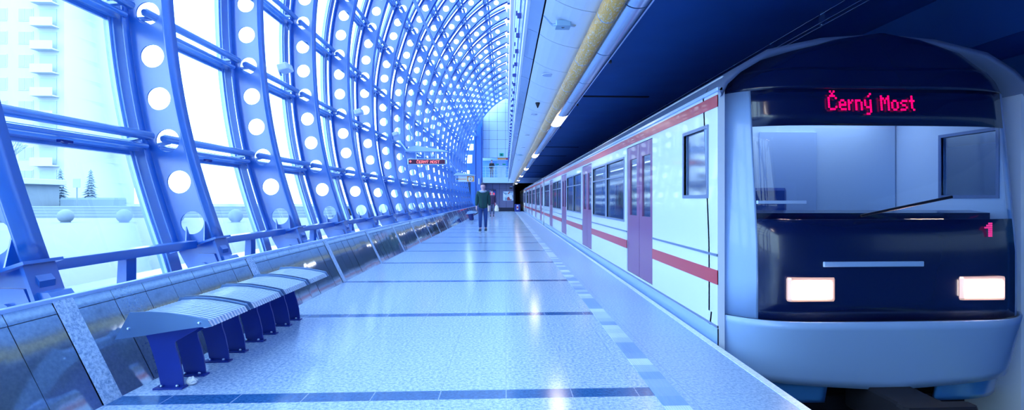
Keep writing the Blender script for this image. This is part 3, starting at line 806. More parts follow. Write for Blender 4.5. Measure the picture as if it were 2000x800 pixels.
# blue facade at left end of hall
fa = MB()
XA, XB = -4.6, -2.3
holes = [(925, 937, 256, 261), (907, 931, 266, 275), (900, 927, 282, 295), (893, 924, 303, 320), (890, 919, 333, 341)]
zcut = sorted({EY(p) for h in holes for p in h[2:]})
zc = 0
segs = []
hz = sorted([(EY(h[3]), EY(h[2]), EX(h[0]), EX(h[1])) for h in holes])
for z0_, z1_, xa, xb_ in hz:
    fa.box(XA, XB, YE-.4, YE-.1, zc, z0_)
    fa.box(XA, xa, YE-.4, YE-.1, z0_, z1_); fa.box(xb_, XB, YE-.4, YE-.1, z0_, z1_); zc = z1_
fa.box(XA, XB, YE-.4, YE-.1, zc, 8.6)
fa.prism([(-4.0, 8.5), (-2.3, 8.5), (-2.3, 10.2)], YE-.4, YE-.1)
wf = fa.build('wall_back_left', M_rib, kind='structure')
for i, (z0_, z1_, xa, xb_) in enumerate(hz):
    wn = struct(MB().box(xa, xb_, YE-.2, YE-.17, z0_, z1_).build('window_%d' % (40+i), M_glass))
    f = MB(); f.box(xa, xb_, YE-.44, YE-.3, z0_, z0_+.08); f.box(xa, xa+.07, YE-.44, YE-.3, z0_, z1_); f.box(xb_-.07, xb_, YE-.44, YE-.3, z0_, z1_)
    if z1_-z0_ > .5: f.box(xa, xb_, YE-.42, YE-.3, (z0_+z1_)/2-.03, (z0_+z1_)/2+.03)
    f.build('window_frame', M_white, wn)
# projecting blue column and beams
MB().box(EX(927), EX(944), YE-.9, YE-.4, 0, EY(232)).build('wall_back_column', M_rib, kind='structure')
MB().box(EX(936), EX(938), YE-.93, YE-.9, EY(360), EY(349)).build('trim_6', M_white, kind='structure')
MB().box(EX(941.5), EX(942.3), YE-.93, YE-.9, 0, EY(250)).build('trim_7', M_navy, kind='structure')
MB().box(EX(930.5), EX(931.5), YE-.93, YE-.9, 0, EY(250)).build('trim_8', M_navy, kind='structure')
lv = thing('louvre_shutter', 'dark slatted shutter in the blue end wall below the orange number sign', 'shutter', (EX(908), YE-.45, 0))
MB().box(-.62, .62, 0, .04, .7, EY(354)).build('panel', M_dark, lv)
g = MB(); z = .75
while z < EY(354)-.05: g.box(-.6, .6, -.03, .0, z, z+.06); z += .16
g.build('slat', mat('louvre_slat', rgb(20, 60, 110), .5), lv); MB().box(-.62, .62, -.05, -.02, EY(388), EY(386)).build('bar', M_orange, lv)

# ---------------------------------------------------------------- hanging signs with LED letters
FONT = {
'C': ["01110","10001","10000","10000","10000","10001","01110"], 'E': ["11111","10000","10000","11110","10000","10000","11111"],
'R': ["11110","10001","10001","11110","10100","10010","10001"], 'N': ["10001","11001","10101","10011","10001","10001","10001"],
'Y': ["10001","10001","01010","00100","00100","00100","00100"], 'M': ["10001","11011","10101","10101","10001","10001","10001"],
'O': ["01110","10001","10001","10001","10001","10001","01110"], 'S': ["01111","10000","10000","01110","00001","00001","11110"],
'T': ["11111","00100","00100","00100","00100","00100","00100"], ' ': ["000"]*7,
'e': ["0000","0000","0110","1001","1111","1000","0111"], 'r': ["000","000","101","110","100","100","100"],
'n': ["0000","0000","1110","1001","1001","1001","1001"], 'y': ["1001","1001","1001","0111","0001","0001","0110"],
'o': ["0000","0000","0110","1001","1001","1001","0110"], 's': ["0000","0000","0111","1000","0110","0001","1110"],
't': ["010","010","111","010","010","010","001"], '1': ["0011","0111","1111","0011","0011","0011","0011"],
'>': ["00100","00010","11111","00010","00100","00000","00000"]}
ACC = {'Č': ('C', 'v'), 'Ý': ('Y', '/'), 'ý': ('y', '/')}
def led(mb, text, x, z, px, y, thick=.006):
    # draws on plane y (facing -y), x grows to the right; z is the baseline top-left of glyph rows
    for ch in text:
        acc = None
        if ch in ACC: ch, acc = ACC[ch]
        g = FONT[ch]; wd = len(g[0])
        off = 0
        for r, row in enumerate(g):
            zz = z-(r+(2 if ch in 'y' and r >= 0 else 0))*px
            for c, v in enumerate(row):
                if v == '1': mb.box(x+c*px+px*.1, x+c*px+px*.9, y-thick, y, zz-px*.9, zz-px*.1)
        dots = []
        if acc == 'v': dots = [(1, 2), (2, 1), (3, 2)]
        if acc == '/': dots = [(2, 0 if ch == 'y' else 1), (3, 1 if ch == 'y' else 2)]
        for c, up_ in dots: mb.box(x+c*px+px*.1, x+c*px+px*.9, y-thick, y, z+up_*px-px*.9, z+up_*px-px*.1)
        x += (wd+1)*px
    return x
def wing(t, w_, d_, z_):
    # canopy wing: airfoil outline seen from the front
    pts = [(-w_*.52, 0), (-w_*.47, .06*w_), (-w_*.40, .115*w_), (-w_*.30, .135*w_), (-.1*w_, .12*w_), (.2*w_, .075*w_), (.52*w_, .015*w_), (.52*w_, 0)]
    MB().prism([(a, z_+b) for a, b in pts], -d_, d_).build('canopy_wing', M_framelt, t)
sg = thing('departure_sign', 'hanging red LED sign reading ČERNÝ MOST under a pale wing', 'sign', (EX(835, 17.5), 17.6, EY(316, 17.5)))
W = 1.30
MB().box(-W/2, W/2, -.05, .05, -.105, .105, 0, .02).build('frame', M_framelt, sg)
MB().box(-W/2+.035, W/2-.035, -.056, -.05, -.075, .075).build('screen', M_ledback, sg)
lt = MB(); pxs = .0135
led(lt, '>', -.60, .05, .017, -.056)
led(lt, 'ČERNÝ MOST', -.34, .040, pxs, -.056); lt.build('led_text', M_ledr, sg)
wing(sg, 1.36, .18, .34)
for xx in (-.36, -.08, .3): MB().tube([(xx, 0, .1), (xx, 0, .36)], .015, 8).build('hanger', M_framelt, sg)
MB().tube([(-.3, 0, .45), (-.75, .1, 1.4)], .012, 6).build('stay_rod', M_framelt, sg)
MB().tube([(-.66, 0, .36), (-.95, .2, .7)], .02, 6).build('stay_rod', M_framelt, sg)
s2 = thing('number_sign', 'hanging orange and white sign with a 2 under a small pale wing', 'sign', (EX(908, 34), 34.1, EY(349, 34)))
MB().box(-.58, .66, -.06, .06, -.20, .20, 0, .02).build('frame', M_white, s2)
MB().box(.17, .64, -.068, -.06, -.18, .18).build('orange_field', M_orange, s2)
MB().prism([(.40+.155*math.cos(a*PI/12), .155*math.sin(a*PI/12)-.01) for a in range(24)], -.074, -.068).build('white_disc', M_white, s2)
def text_obj(name, body_, size, loc, m, parent, ext=.003):
    c = bpy.data.curves.new(name, 'FONT'); c.body = body_; c.size = size; c.extrude = ext; c.align_x = 'CENTER'; c.align_y = 'CENTER'
    c.materials.append(m); tmp = bpy.data.objects.new(name+'_tmp', c); me = bpy.data.meshes.new_from_object(tmp); bpy.data.objects.remove(tmp); o = bpy.data.objects.new(name, me); COL.objects.link(o); o.parent = parent; o.location = loc; o.rotation_euler = (PI/2, 0, 0); return o
text_obj('numeral', '2', .30, (.40, -.078, -.01), M_dark, s2)
MB().box(-.55, .12, -.066, -.06, -.05, .0).build('orange_line', M_orange, s2); MB().box(-.56, -.42, -.066, -.06, -.19, .18).build('dark_end', M_frame, s2)
wing(s2, 1.36, .2, .22)
for xx in (-.3, .4): MB().tube([(xx, 0, .19), (xx, 0, .25)], .02, 8).build('hanger', M_framelt, s2)
MB().tube([(-.4, 0, .36), (-1.0, .1, 1.2)], .015, 6).build('stay_rod', M_framelt, s2)

# ---------------------------------------------------------------- train
TXL, TXR = 1.76, 4.46
CX = (TXL+TXR)/2; HWD = (TXR-TXL)/2
ZB = -0.78       # body bottom height above platform floor
def side_cells(mb, y0_, y1_, z0_, z1_, openings, x, th, mi=0):
    yc = sorted({y0_, y1_, *[o[0] for o in openings], *[o[1] for o in openings]}); zc_ = sorted({z0_, z1_, *[o[2] for o in openings], *[o[3] for o in openings]})
    yc = [v for v in yc if y0_ <= v <= y1_]; zc_ = [v for v in zc_ if z0_ <= v <= z1_]
    for a, b in zip(yc[:-1], yc[1:]):
        for c, d in zip(zc_[:-1], zc_[1:]):
            my, mz = (a+b)/2, (c+d)/2
            if any(o[0] < my < o[1] and o[2] < mz < o[3] for o in openings): continue
            mb.box(x, x+th, a, b, c, d, mi)
ROOF = [(0, H(.90)), (.05, H(1.0)), (.16, H(1.10)), (.40, H(1.24)), (.85, H(1.34)), (1.35, H(1.38))]
ROOFP = [(TXL+a, b) for a, b in ROOF]+[(TXR-a, b) for a, b in ROOF[::-1][1:]]
def car(y0_, L_, label, front):
    t = thing('metro_car', label, 'train car', (0, y0_, 0), 0, 'cars of the metro train')
    doors = []; wins = []
    st = 1.75 if front else .9
    dc = [st+.85+4.35*i for i in range(4)]
    for c in dc: doors.append((c-.65, c+.65))
    d_open = [(a, b, H(-1.03), H(.74)) for a, b in doors]
    prev = 1.7 if front else .25
    for a, b in doors:
        gap = a-prev
        if gap > 2.0:
            m_ = (a+prev)/2
            wins += [(prev+.18, m_-.06), (m_+.06, a-.18)]
        elif gap > .6: wins.append((prev+.12, a-.12))
        prev = b
    if L_-prev > .8: wins.append((prev+.18, L_-.25))
    WZ0, WZ1 = H(-.30), H(.60)
    w_open = [(a, b, WZ0, WZ1) for a, b in wins]
    if front: w_open.append((.28, .86, H(.04), H(.62)))
    for side, x in (('near', TXL), ('far', TXR-.06)):
        sh = MB(); y00 = .06 if front else 0
        side_cells(sh, y00, L_, ZB, H(.90), d_open+w_open, x, .06)
        sh.build('side_wall', M_trainwhite, t)
        sb_ = MB(); side_cells(sb_, y00, L_, ZB, H(-1.075), [], x-.003 if side == 'near' else x+.05, .013); sb_.build('lower_band', M_bumper, t)
        xo = x-.004 if side == 'near' else x+.055
        rs = MB(); rs2 = MB(); gl = MB()
        side_cells(rs, y00, L_, H(.77), H(.87), [], xo, .01)
        side_cells(rs2, y00, L_, H(-.71), H(-.59), d_open, xo, .01)
        rs.build('red_stripe', M_red, t); rs2.build('red_stripe', M_red, t)
        th_ = MB(); side_cells(th_, y00, L_, H(-.475), H(-.455), d_open, xo-.004 if side == 'near' else xo+.004, .012); side_cells(th_, y00, L_, H(-1.07), H(-1.05), [], xo, .012); th_.build('rubbing_strip', M_traingrey, t)
        for (a, b, c, d) in w_open:
            p = MB().box(x+.02, x+.028, a-.01, b+.01, c-.01, d+.01).build('window_pane', M_tglass, t)
            f = MB(); f.box(x-.008, x+.02, a-.03, b+.03, c-.03, c); f.box(x-.008, x+.02, a-.03, b+.03, d, d+.03); f.box(x-.008, x+.02, a-.03, a, c, d); f.box(x-.008, x+.02, b, b+.03, c, d)
            if d-c > .7: f.box(x-.004, x+.02, a, b, c+.64, c+.665)
            f.build('window_frame', M_traingrey, p)
        for (a, b, c, d) in d_open:
            for q in (0, 1):
                da, db = (a+.005, (a+b)/2-.006) if q == 0 else ((a+b)/2+.006, b-.005)
                dl = MB(); side_cells(dl, da, db, c+.005, d-.005, [(da+.13, db-.13, H(-.22), H(.56))], x+.012, .035)
                dd = dl.build('door', M_door, t)
                MB().box(x+.026, x+.032, da+.12, db-.12, H(-.23), H(.57)).build('door_window', M_tglass, dd)
    # roof
    rf = MB(); n = len(ROOFP); yf = .02 if front else 0
    inner = [(p[0]*.985+CX*.015, p[1]-.05) for p in ROOFP]
    vs = [(p[0], yf, p[1]) for p in ROOFP]+[(p[0], L_, p[1]) for p in ROOFP]+[(p[0], yf, p[1]) for p in inner]+[(p[0], L_, p[1]) for p in inner]
    fs = [(i, n+i, n+i+1, i+1) for i in range(n-1)]+[(2*n+i, 2*n+i+1, 3*n+i+1, 3*n+i) for i in range(n-1)]
    fs += [(i, i+1, 2*n+i+1, 2*n+i) for i in range(n-1)]+[(n+i, 3*n+i, 3*n+i+1, n+i+1) for i in range(n-1)]
    rf.add(vs, fs, 0, True); rf.build('roof', M_traingrey, t)
    MB().box(TXL-.02, TXL+.03, yf, L_, H(.895), H(.925), 0, .005).build('gutter', M_framelt, t)
    # underframe, floor, interior
    MB().box(TXL+.02, TXR-.02, .15, L_, H(-1.12), H(-1.05)).build('car_floor', M_traingrey, t)
    MB().box(TXL+.05, TXR-.05, .6, L_-.1, ZB-.25, ZB+.1).build('underframe', M_track, t)
    MB().box(TXL+.1, TXR-.1, .2, L_-.02, H(1.02), H(1.06)).build('car_ceiling', M_int, t)
    li = MB(); li.box(CX-.75, CX-.6, .3 if not front else 1.9, L_-.3, H(1.0), H(1.02)); li.box(CX+.6, CX+.75, .3 if not front else 1.9, L_-.3, H(1.0), H(1.02)); li.build('ceiling_light', M_inl, t)
    ew = MB(); ew.box(TXL+.06, TXR-.06, L_-.05, L_, H(-1.05), H(1.0)); ew.build('end_wall', M_trainwhite, t)
    if not front: MB().box(TXL+.06, TXR-.06, 0, .05, H(-1.05), H(1.0)).build('end_wall', M_trainwhite, t)
    prev = 1.9 if front else .3
    for a, b in doors+[(L_-.3, L_)]:
        if a-prev > .6:
            for x in (TXL+.1, TXR-.55):
                s_ = MB().box(x, x+.45, prev+.05, a-.05, H(-.66), H(-.58), 0, .01); xb2 = TXL+.08 if x < 3 else TXR-.14
                s_.box(xb2, xb2+.06, prev+.05, a-.05, H(-.58), H(-.33), 0, .01); s_.build('seat_bench', M_seat, t)
                MB().tube([(x+.42 if x < 3 else x+.03, prev+.05, H(-.6)), (x+.42 if x < 3 else x+.03, prev+.05, H(.98))], .017, 8).build('grab_pole', M_alu, t)
        prev = b
    MB().tube([(CX-.5, 2, H(.72)), (CX-.5, L_-.4, H(.72))], .015, 8).build('grab_rail', M_alu, t)
    # bogies
    for yb_ in (3.2, L_-3.2):
        bg = MB().box(TXL+.35, TXR-.35, yb_-1.3, yb_+1.3, -1.05, -.75, 0, .05).build('bogie', M_track, t)
        wl_ = MB()
        for yy in (yb_-1.05, yb_+1.05):
            for xx in (2.36, 3.78): wl_.tube([(xx, yy, -.74), (xx+.08, yy, -.74)], .41, 24)
        wl_.build('wheel', M_rail, bg)
    return t
YT = 4.12
c1 = car(YT, 19.2, 'front metro car with dark windshield, headlights and LED destination display', True)
c2_ = car(YT+19.7, 19.2, 'second metro car of the white train with red stripes', False)
c3 = car(YT+39.4, 19.2, 'third and farthest metro car, disappearing into the tunnel', False)
for n in (0, 1):
    MB().box(CX-.6, CX+.6, 19.2, 19.7, H(-1.05), H(.9)).build('gangway', M_black, (c1, c2_)[n])
# front end
def FY(u, z):
    rake = max(0, z-H(-.42))*.10
    low = max(0, H(-.95)-z)*.25
    return .42*abs(u)**6-.02+rake+low-.18
def patch(u0, u1, z0_, z1_, nu=16, nz_=6, th=.03, push=0.0, shape=None):
    mb = MB(); vs = []
    for back in (0, 1):
        for j in range(nz_+1):
            for i in range(nu+1):
                u_ = u0+(u1-u0)*i/nu; z = z0_+(z1_-z0_)*j/nz_
                hw = HWD
                if z > H(.9):                      # follow the roof profile
                    zz = z
                    for (a, b), (c, d) in zip(ROOF[:-1], ROOF[1:]):
                        if b <= zz <= d: hw = HWD-(a+(c-a)*(zz-b)/(d-b)); break
                    else: hw = .05
                if shape: z = shape(u_, z)
                vs.append((CX+hw*u_, FY(u_, z)+(th if back else 0)-push, z))
    n = (nu+1)*(nz_+1); fs = []
    for j in range(nz_):
        for i in range(nu):
            a = j*(nu+1)+i; f = (a, a+1, a+nu+2, a+nu+1); fs.append(f); fs.append(tuple(q+n for q in f[::-1]))
    for i in range(nu):
        a = i; fs.append((a+1, a, a+n, a+1+n)); a = nz_*(nu+1)+i; fs.append((a, a+1, a+1+n, a+n))
    for j in range(nz_):
        a = j*(nu+1); fs.append((a, a+nu+1, a+nu+1+n, a+n)); a += nu; fs.append((a+nu+1, a, a+n, a+nu+1+n))
    mb.add(vs, fs, 0, True); return mb
def fr(name, m, *a, **k): return patch(*a, **k).build(name, m, c1)
fr('corner_pillar', M_bumper, -1, -.80, H(-.96), H(.9)); fr('corner_pillar', M_bumper, .80, 1, H(-.96), H(.9))
fr('roof_cap', M_mask, -1, 1, H(.9), H(1.375), nu=24, nz_=10)
fr('display_window', M_mask, -.80, .80, H(.60), H(.90), nz_=3)
fr('brow_panel', M_mask, -.9, .9, H(.9), H(1.08), nu=20, push=.006)
ws = fr('windshield', glass_mat('windshield_glass', (.7, .82, .95, 1), .03, .03), -.80, .80, H(-.16), H(.60), th=.012)
fr('front_mask', M_mask, -.80, .80, H(-.96), H(-.16))
MB().tube([(CX-.3, FY(-.2, H(-.13))-.02, H(-.13)), (CX+.45, FY(.3, H(-.05))-.025, H(.02))], .012, 6).build('wiper', M_black, c1)
MB().box(CX-.62, CX+.2, FY(0, H(-.5))-.02, FY(0, H(-.5))+.0, H(-.53), H(-.49), 0, .008).build('grab_bar', M_bumper, c1)
MB().box(TXL+.22, TXL+.62, FY(-.6, H(-.02))-.035, FY(-.6, H(-.02))-.01, H(-.035), H(-.01), 0, .006).build('trim_bar', M_framelt, c1)
# bumper with V-shaped lower edge
fr('bumper', M_bumper, -1, 1, H(-1.45), H(-.96), nu=28, nz_=8, push=.05, shape=lambda u_, z: z+(H(-.96)-z)*.0+ (-.10*(1-abs(u_))*((z-H(-.96))/(-.49))))
fr('lower_skirt', M_frame, -.97, -.35, H(-1.68), H(-1.44), push=-.02); fr('lower_skirt', M_frame, .35, .97, H(-1.68), H(-1.44), push=-.02)
cp = MB().box(CX-.18, CX+.18, -.55, .2, H(-1.78), H(-1.52), 0, .03); cp.box(CX-.28, CX+.28, -.62, -.5, H(-1.84), H(-1.48), 0, .03); cp.build('coupler', M_track, c1)
for xx in (2.40, 3.80):
    uu = (xx-CX)/HWD; yy = FY(uu, H(-.70))
    hl = MB().box(xx-.19, xx+.19, yy-.03, yy+.03, H(-.80), H(-.615), 0, .02).build('headlight', M_headrim, c1)
    MB().box(xx-.17, xx+.15, yy-.045, yy-.03, H(-.775), H(-.645), 0, .012).build('lens', M_head, hl)
# destination display
dt = MB(); px_ = .0158
xe_ = led(dt, 'Černý Most', 0, 0, px_, 0)
o = dt.build('destination_text', M_ledp, c1); k_ = .74/xe_; o.scale = (k_, 1, 1.15); o.location = (2.60, FY(-.1, H(.80))-.012, H(.845))
o.rotation_euler = (-.1, 0, 0)
nt_ = MB(); led(nt_, '1', 0, 0, .0165, 0); o = nt_.build('route_number', M_led2, c1); o.location = (3.83, FY(.55, H(-.25))-.015, H(-.185))
# cab interior
cabin = MB().box(TXL+.08, TXR-.08, 1.45, 1.52, H(-1.05), H(1.0)); cabin.build('cab_back_wall', mat('cab_wall_panel', rgb(200, 218, 245), .5), c1)
MB().box(CX-.3, CX+.35, 1.42, 1.45, H(-1.05), H(.75), 0, .01).build('cab_door', mat('cab_door_panel', rgb(180, 202, 240), .5), c1)
MB().prism([(.25, H(-1.0)), (.25, H(-.12)), (.45, H(-.10)), (.8, H(-.28)), (.8, H(-1.0))], TXL+.15, TXR-.15, 'x').build('control_desk', M_mask, c1)
MB().box(TXL+.3, TXR-.3, .9, 1.35, H(.97), H(1.0)).build('added_cab_light', M_inl, c1)  # added lamp, itself unseen, brightens the pale wall behind the windshield
sb = MB().box(2.5, 2.95, 1.1, 1.2, H(-.55), H(.12), 0, .04); sb.box(2.5, 2.95, .75, 1.15, H(-.6), H(-.5), 0, .03); sb.build('driver_seat', M_seat, c1)

# ---------------------------------------------------------------- people
def skin_mesh(name, nodes, edges, m, parent, root=0, sub=1):
    me = bpy.data.meshes.new(name); me.from_pydata([n[0] for n in nodes], edges, [])
    me.materials.append(m)
    sl_ = me.attributes.get('skin_vertex') 
    o = bpy.data.objects.new(name, me); COL.objects.link(o); o.parent = parent
    md = o.modifiers.new('skin', 'SKIN'); md.use_smooth_shade = True
    if not me.skin_vertices: 
        raise RuntimeError('no skin layer')
    sv = me.skin_vertices[0].data
    for i, n in enumerate(nodes):
        r_ = n[1]; sv[i].radius = r_ if isinstance(r_, tuple) else (r_, r_); sv[i].use_root = (i == root)
    s2_ = o.modifiers.new('sub', 'SUBSURF'); s2_.levels = sub; s2_.render_levels = sub+0
    return o
def chain(nodes, edges, start, pts):
    prev = start; ids = []
    for p, r_ in pts:
        nodes.append((p, r_)); i = len(nodes)-1; ids.append(i)
        if prev is not None: edges.append((prev, i))
        prev = i
    return ids
def hand(nodes, edges, wrist, wp, side, d=(0, 0, -1)):
    # palm then four fingers and a thumb, pointing down, slightly curled towards the body (-y front)
    w_ = Vector(wp)
    pal = chain(nodes, edges, wrist, [(tuple(w_+Vector((0, -.005, -.05))), .028)])[0]
    for k, (dy, ln) in enumerate(((-.030, .066), (-.010, .076), (.010, .070), (.029, .055))):
        a = w_+Vector((0, dy, -.095)); b = w_+Vector((-side*.012, dy*1.1, -.095-ln*.55)); c = w_+Vector((-side*.03, dy*1.1, -.095-ln))
        chain(nodes, edges, pal, [(tuple(a), .011), (tuple(b), .009), (tuple(c), .0075)])
    chain(nodes, edges, pal, [(tuple(w_+Vector((0, -.045, -.06))), .012), (tuple(w_+Vector((-side*.01, -.058, -.095))), .010)])
def person(loc, label, facing=0, scale=1.0, coat=M_coat, pants=M_jean, hair=M_hair, collar=True, coat_len=.74, lean=0.0, legs='stand'):
    t = thing('person', label, 'person', loc, facing); t.scale = (scale,)*3
    N, E = [], []
    hipz = .93
    N.append(((0, 0, hipz), .10))
    sp = chain(N, E, 0, [((0, 0, 1.10), .10), ((0, .01, 1.28), .115), ((0, .01, 1.42), .10), ((0, .0, 1.50), .055), ((0, -.01, 1.56), .058), ((0, -.02, 1.62), (.078, .088)), ((0, -.015, 1.69), (.082, .098)), ((0, -.005, 1.755), .062)])
    chain(N, E, sp[5], [((0, -.115, 1.635), .014)])
    for s_ in (-1, 1): chain(N, E, sp[5], [((s_*.083, 0, 1.635), .016)])
    fw = {-1: -.10, 1: .06} if legs == 'walk' else {-1: -.02, 1: .02}
    for s_ in (-1, 1):
        f = fw[s_]
        ids = chain(N, E, 0, [((s_*.09, 0, .86), .07), ((s_*.095, f*.5-.03, .50), .062), ((s_*.095, f, .12), .043), ((s_*.095, f, .055), .04), ((s_*.10, f-.13, .035), .036)])
    arm_end = {}
    for s_ in (-1, 1):
        ids = chain(N, E, sp[2], [((s_*.16, .01, 1.43), .06), ((s_*.22, .02, 1.16), .045), ((s_*.235, -.04*s_*-1-.04, .90), .03)])
        hand(N, E, ids[-1], N[ids[-1]][0], s_)
    skin_mesh('body', N, E, M_skin, t)
    # jacket
    N, E = [((0, 0, coat_len+.03), (.175, .135))], []
    j = chain(N, E, 0, [((0, 0, coat_len+.15), (.19, .14)), ((0, .0, 1.18), (.185, .14)), ((0, .01, 1.36), (.17, .125)), ((0, .01, 1.46), (.09, .08))])
    for s_ in (-1, 1):
        chain(N, E, j[2], [((s_*.18, .01, 1.42), .085), ((s_*.225, .02, 1.17), .072), ((s_*.235, -.04*s_*-1-.04, .93), .052)])
    skin_mesh('jacket', N, E, coat, t)
    z = MB(); z.box(-.006, .006, -.150, -.135, coat_len+.02, 1.42); z.build('zip', M_hair, t)
    if collar:
        c = MB(); ring = [(math.cos(a*PI/6)*.105, math.sin(a*PI/6)*.095+.005, 1.475+.02*math.sin(a*PI/6)) for a in range(13)]
        c.tube(ring, .038, 8, caps=False); c.build('collar', M_fur, t)
    # trousers
    N, E = [((0, 0, .95), (.145, .115))], []
    for s_ in (-1, 1):
        f = fw[s_]
        chain(N, E, 0, [((s_*.09, 0, .84), .098), ((s_*.097, f*.5-.03, .50), .074), ((s_*.097, f, .12), .056)])
    skin_mesh('trousers', N, E, pants, t)
    for s_ in (-1, 1):
        f = fw[s_]; x = s_*.10
        sh = MB()
        prof_ = [(f+.075, 0.02), (f+.08, .06), (f+.05, .11), (f-.04, .115), (f-.10, .075), (f-.19, .055), (f-.215, .03), (f-.21, .02)]
        sh.prism(prof_, x-.045, x+.045, 'x', 0, True)
        s0 = sh.build('shoe', M_shoe, t); MB().box(x-.05, x+.05, f-.22, f+.085, 0, .022, 0, .008).build('sole', M_sole, s0)
    h = MB(); h.sphere((0, .012, 1.725), .1, 16, 10, sc_=(.92, 1.08, .72)); h.sphere((0, .045, 1.675), .085, 14, 8, sc_=(1, .8, 1.0)); h.build('hair', hair, t)
    for s_ in (-1, 1): MB().sphere((s_*.033, -.098, 1.668), .009, 8, 6).build('eye', M_hair, t)
    MB().box(-.022, .022, -.108, -.095, 1.588, 1.596, 0, .002).build('mouth', mat('lips', rgb(170, 90, 110), .5), t)
    return t
pz = 18.85
person(((944-988)*pz/1000, pz, 0), 'person in dark green jacket with grey collar and jeans, walking towards camera', .0, 1.0, legs='walk')
M_coat2 = mat('maroon_cloth', rgb(70, 50, 90), .85); M_p2 = mat('grey_trousers', rgb(90, 100, 140), .85)
p2 = person(((961.5-988)*34.5/1000, 34.5, 0), 'person in dark clothes further back carrying white carrier bags', .0, 1.0, coat=M_coat2, pants=M_p2, collar=False)
for dx, lab in ((-.31, 'white carrier bag held in the left-side hand of the distant person'), (.31, 'white carrier bag held in the right-side hand of the distant person')):
    b = MB(); b.tube([(0, 0, .05), (0, 0, .15), (0, 0, .38), (0, 0, .46)], [.13, .16, .10, .03], 12); b.v = [(v[0], v[1]*.5, v[2]) for v in b.v]
    bg = thing('carrier_bag', lab, 'bag', ((961.5-988)*34.5/1000+dx, 34.42, .34), 0, 'carrier bags'); b.build('sack', M_bag, bg)
    MB().tube([(-.04, 0, .44), (-.02, 0, .53), (.02, 0, .53), (.04, 0, .44)], .008, 6).build('handle', M_bag, bg)
person((EX(961), YE-.1, EY(346.8)), 'person in dark coat leaning behind the balcony railing', .0, .98, coat=M_black, pants=M_black, collar=False)

# ---------------------------------------------------------------- outside, seen through the glass
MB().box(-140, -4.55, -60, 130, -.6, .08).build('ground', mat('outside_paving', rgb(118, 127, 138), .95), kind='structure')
def OX(px, z): return (px-988)*z/1000
ap = thing('apartment_block', 'pale panel apartment block seen through the left glass', 'building', (0, 0, .08))
ZA = 66.0
xa, xb_ = -100.0, OX(160, ZA)
MB().box(xa, xb_, ZA, ZA+12, 0, 45, 0).build('wall', M_cream, ap)
for r_ in range(11):
    for c_ in range(6):
        if r_ < 1: continue
        x = OX(78, ZA)-3.1*c_; zz = 3.2+2.85*(r_-1)
        f = MB().box(x-.05, x+1.75, ZA-.06, ZA+.02, zz-.05, zz+1.55).build('window', M_outwh, ap)
        MB().box(x+.05, x+.8, ZA-.09, ZA-.05, zz+.05, zz+1.45).build('pane', M_outwin, f); MB().box(x+.9, x+1.65, ZA-.09, ZA-.05, zz+.05, zz+1.45).build('pane', M_outwin, f)
    if r_ >= 1:
        x = OX(112, ZA); bl = MB(); bl.box(x, x+2.6, ZA-1.1, ZA, zz-.9, zz-.75); bl.box(x, x+2.6, ZA-1.1, ZA-1.0, zz-.75, zz+.15); bo = bl.build('balcony', M_outwh, ap)
        MB().box(x+.3, x+2.3, ZA-.08, ZA, zz-.6, zz+1.5).build('balcony_window', M_outwin, bo)
kz = 38.0
ki = thing('kiosk', 'low pale kiosk with wide shop window in front of the apartment block', 'kiosk', (0, 0, .08))
MB().box(OX(12, kz), OX(85, kz), kz, kz+3, 0, 2.2, 0).build('wall', M_conc, ki)
MB().box(OX(6, kz), OX(96, kz), kz-.5, kz+3.2, 2.2, 2.6, 0, .05).build('roof', M_cream, ki)
MB().box(OX(30, kz), OX(78, kz), kz-.05, kz, .7, 1.9).build('shop_window', M_outwin, ki); MB().box(OX(17, kz), OX(26, kz), kz-.05, kz, 1.1, 1.7).build('hatch', M_outwin, ki)
st = MB()
for i in range(4): st.box(-60, -10.5, 31.5+.9*i, 36, .08, .08+.16*(i+1))
st.build('ground_steps', M_conc, kind='structure')
for i, (px, lab) in enumerate(((45, 'leftmost'), (156, 'middle'), (263, 'third'), (360, 'fourth'), (470, 'fifth'))):
    t = thing('stone_ball', 'grey concrete ball bollard on the outside paving, %s counted from the left' % lab, 'bollard', (OX(px, 25), 25.2, .08), 0, 'concrete ball bollards')
    MB().sphere((0, 0, .31), .32, 20, 12).build('ball', M_conc, t); MB().tube([(0, 0, 0), (0, 0, .04)], .2, 16).build('base', M_conc, t)
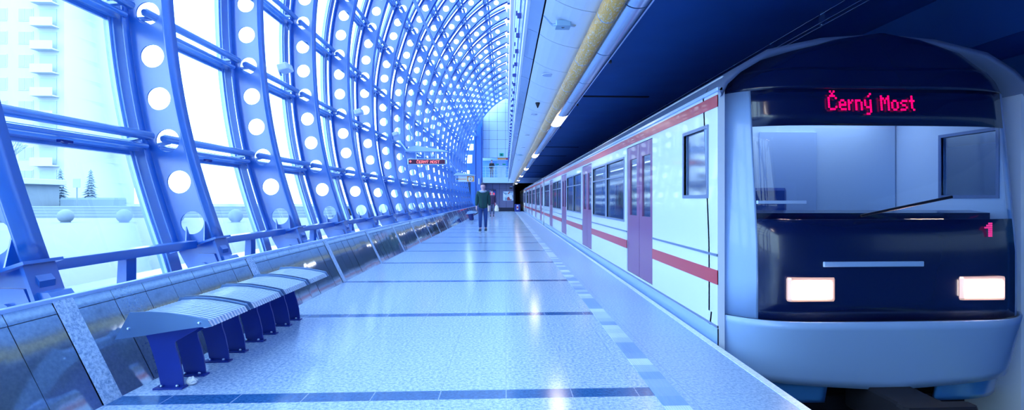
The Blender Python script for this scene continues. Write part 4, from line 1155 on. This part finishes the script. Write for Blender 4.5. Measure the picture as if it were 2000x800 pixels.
def conifer(px, zc_, h, lab, seed):
    rn = random.Random(seed); t = thing('conifer', lab, 'tree', (OX(px, zc_), zc_, .08), 0, 'conifers outside')
    MB().tube([(0, 0, 0), (0, 0, h)], [.16, .02], 8).build('trunk', M_bark, t)
    c = MB()
    for L_ in range(16):
        z = h*.08+h*.9*L_/16; r_ = (1-L_/16)*h*.24+.12
        for k in range(12):
            a = 2*PI*k/12+rn.uniform(-.2, .2); rr2 = r_*rn.uniform(.75, 1.1); dx, dy = math.cos(a), math.sin(a); wv = r_*.22
            c.add([(0, 0, z+.25), (dx*rr2*.6-dy*wv, dy*rr2*.6+dx*wv, z), (dx*rr2, dy*rr2, z-.15*r_), (dx*rr2*.6+dy*wv, dy*rr2*.6-dx*wv, z)], [(0, 1, 2), (0, 2, 3)])
    c.build('foliage', M_tree, t)
conifer(153, 42.6, 3.6*1.0, 'pale conifer outside, left of two beside the kiosk', 1)
conifer(208, 44, 3.6, 'pale conifer outside, right of two beside the kiosk', 2)
def bare_tree(px, zc_, h, lab, seed):
    rn = random.Random(seed); t = thing('bare_tree', lab, 'tree', (OX(px, zc_), zc_, .08))
    m_ = MB()
    def br(p, d, l, r_, n):
        q = p+d*l; m_.tube([p, q], [r_, r_*.65], 5)
        if n:
            for _ in range(3):
                nd = (d+Vector((rn.uniform(-.6, .6), rn.uniform(-.6, .6), rn.uniform(-.1, .5)))).normalized(); br(q, nd, l*.72, r_*.62, n-1)
    br(Vector((0, 0, 0)), Vector((0, 0, 1)), h*.3, .1, 5)
    m_.build('branches', M_bark, t)
bare_tree(25, 36, 6, 'bare leafless tree outside by the kiosk', 4)
hg_ = MB()
hg_.box(OX(148, 40), OX(255, 40), 40, 41.2, .08, 1.3, 0, .2)
tag(hg_.build('hedge', M_tree), 'low pale clipped hedge behind the outside steps', 'hedge')
ls = thing('street_sign', 'small street sign on a thin post outside before the hedge', 'sign', (OX(183, 36), 36, .08))
MB().tube([(0, 0, 0), (0, 0, 2.3)], .04, 8).build('post', M_conc, ls); MB().box(-.25, .25, -.04, .0, 1.9, 2.5, 0, .02).build('plate', M_outwin, ls)
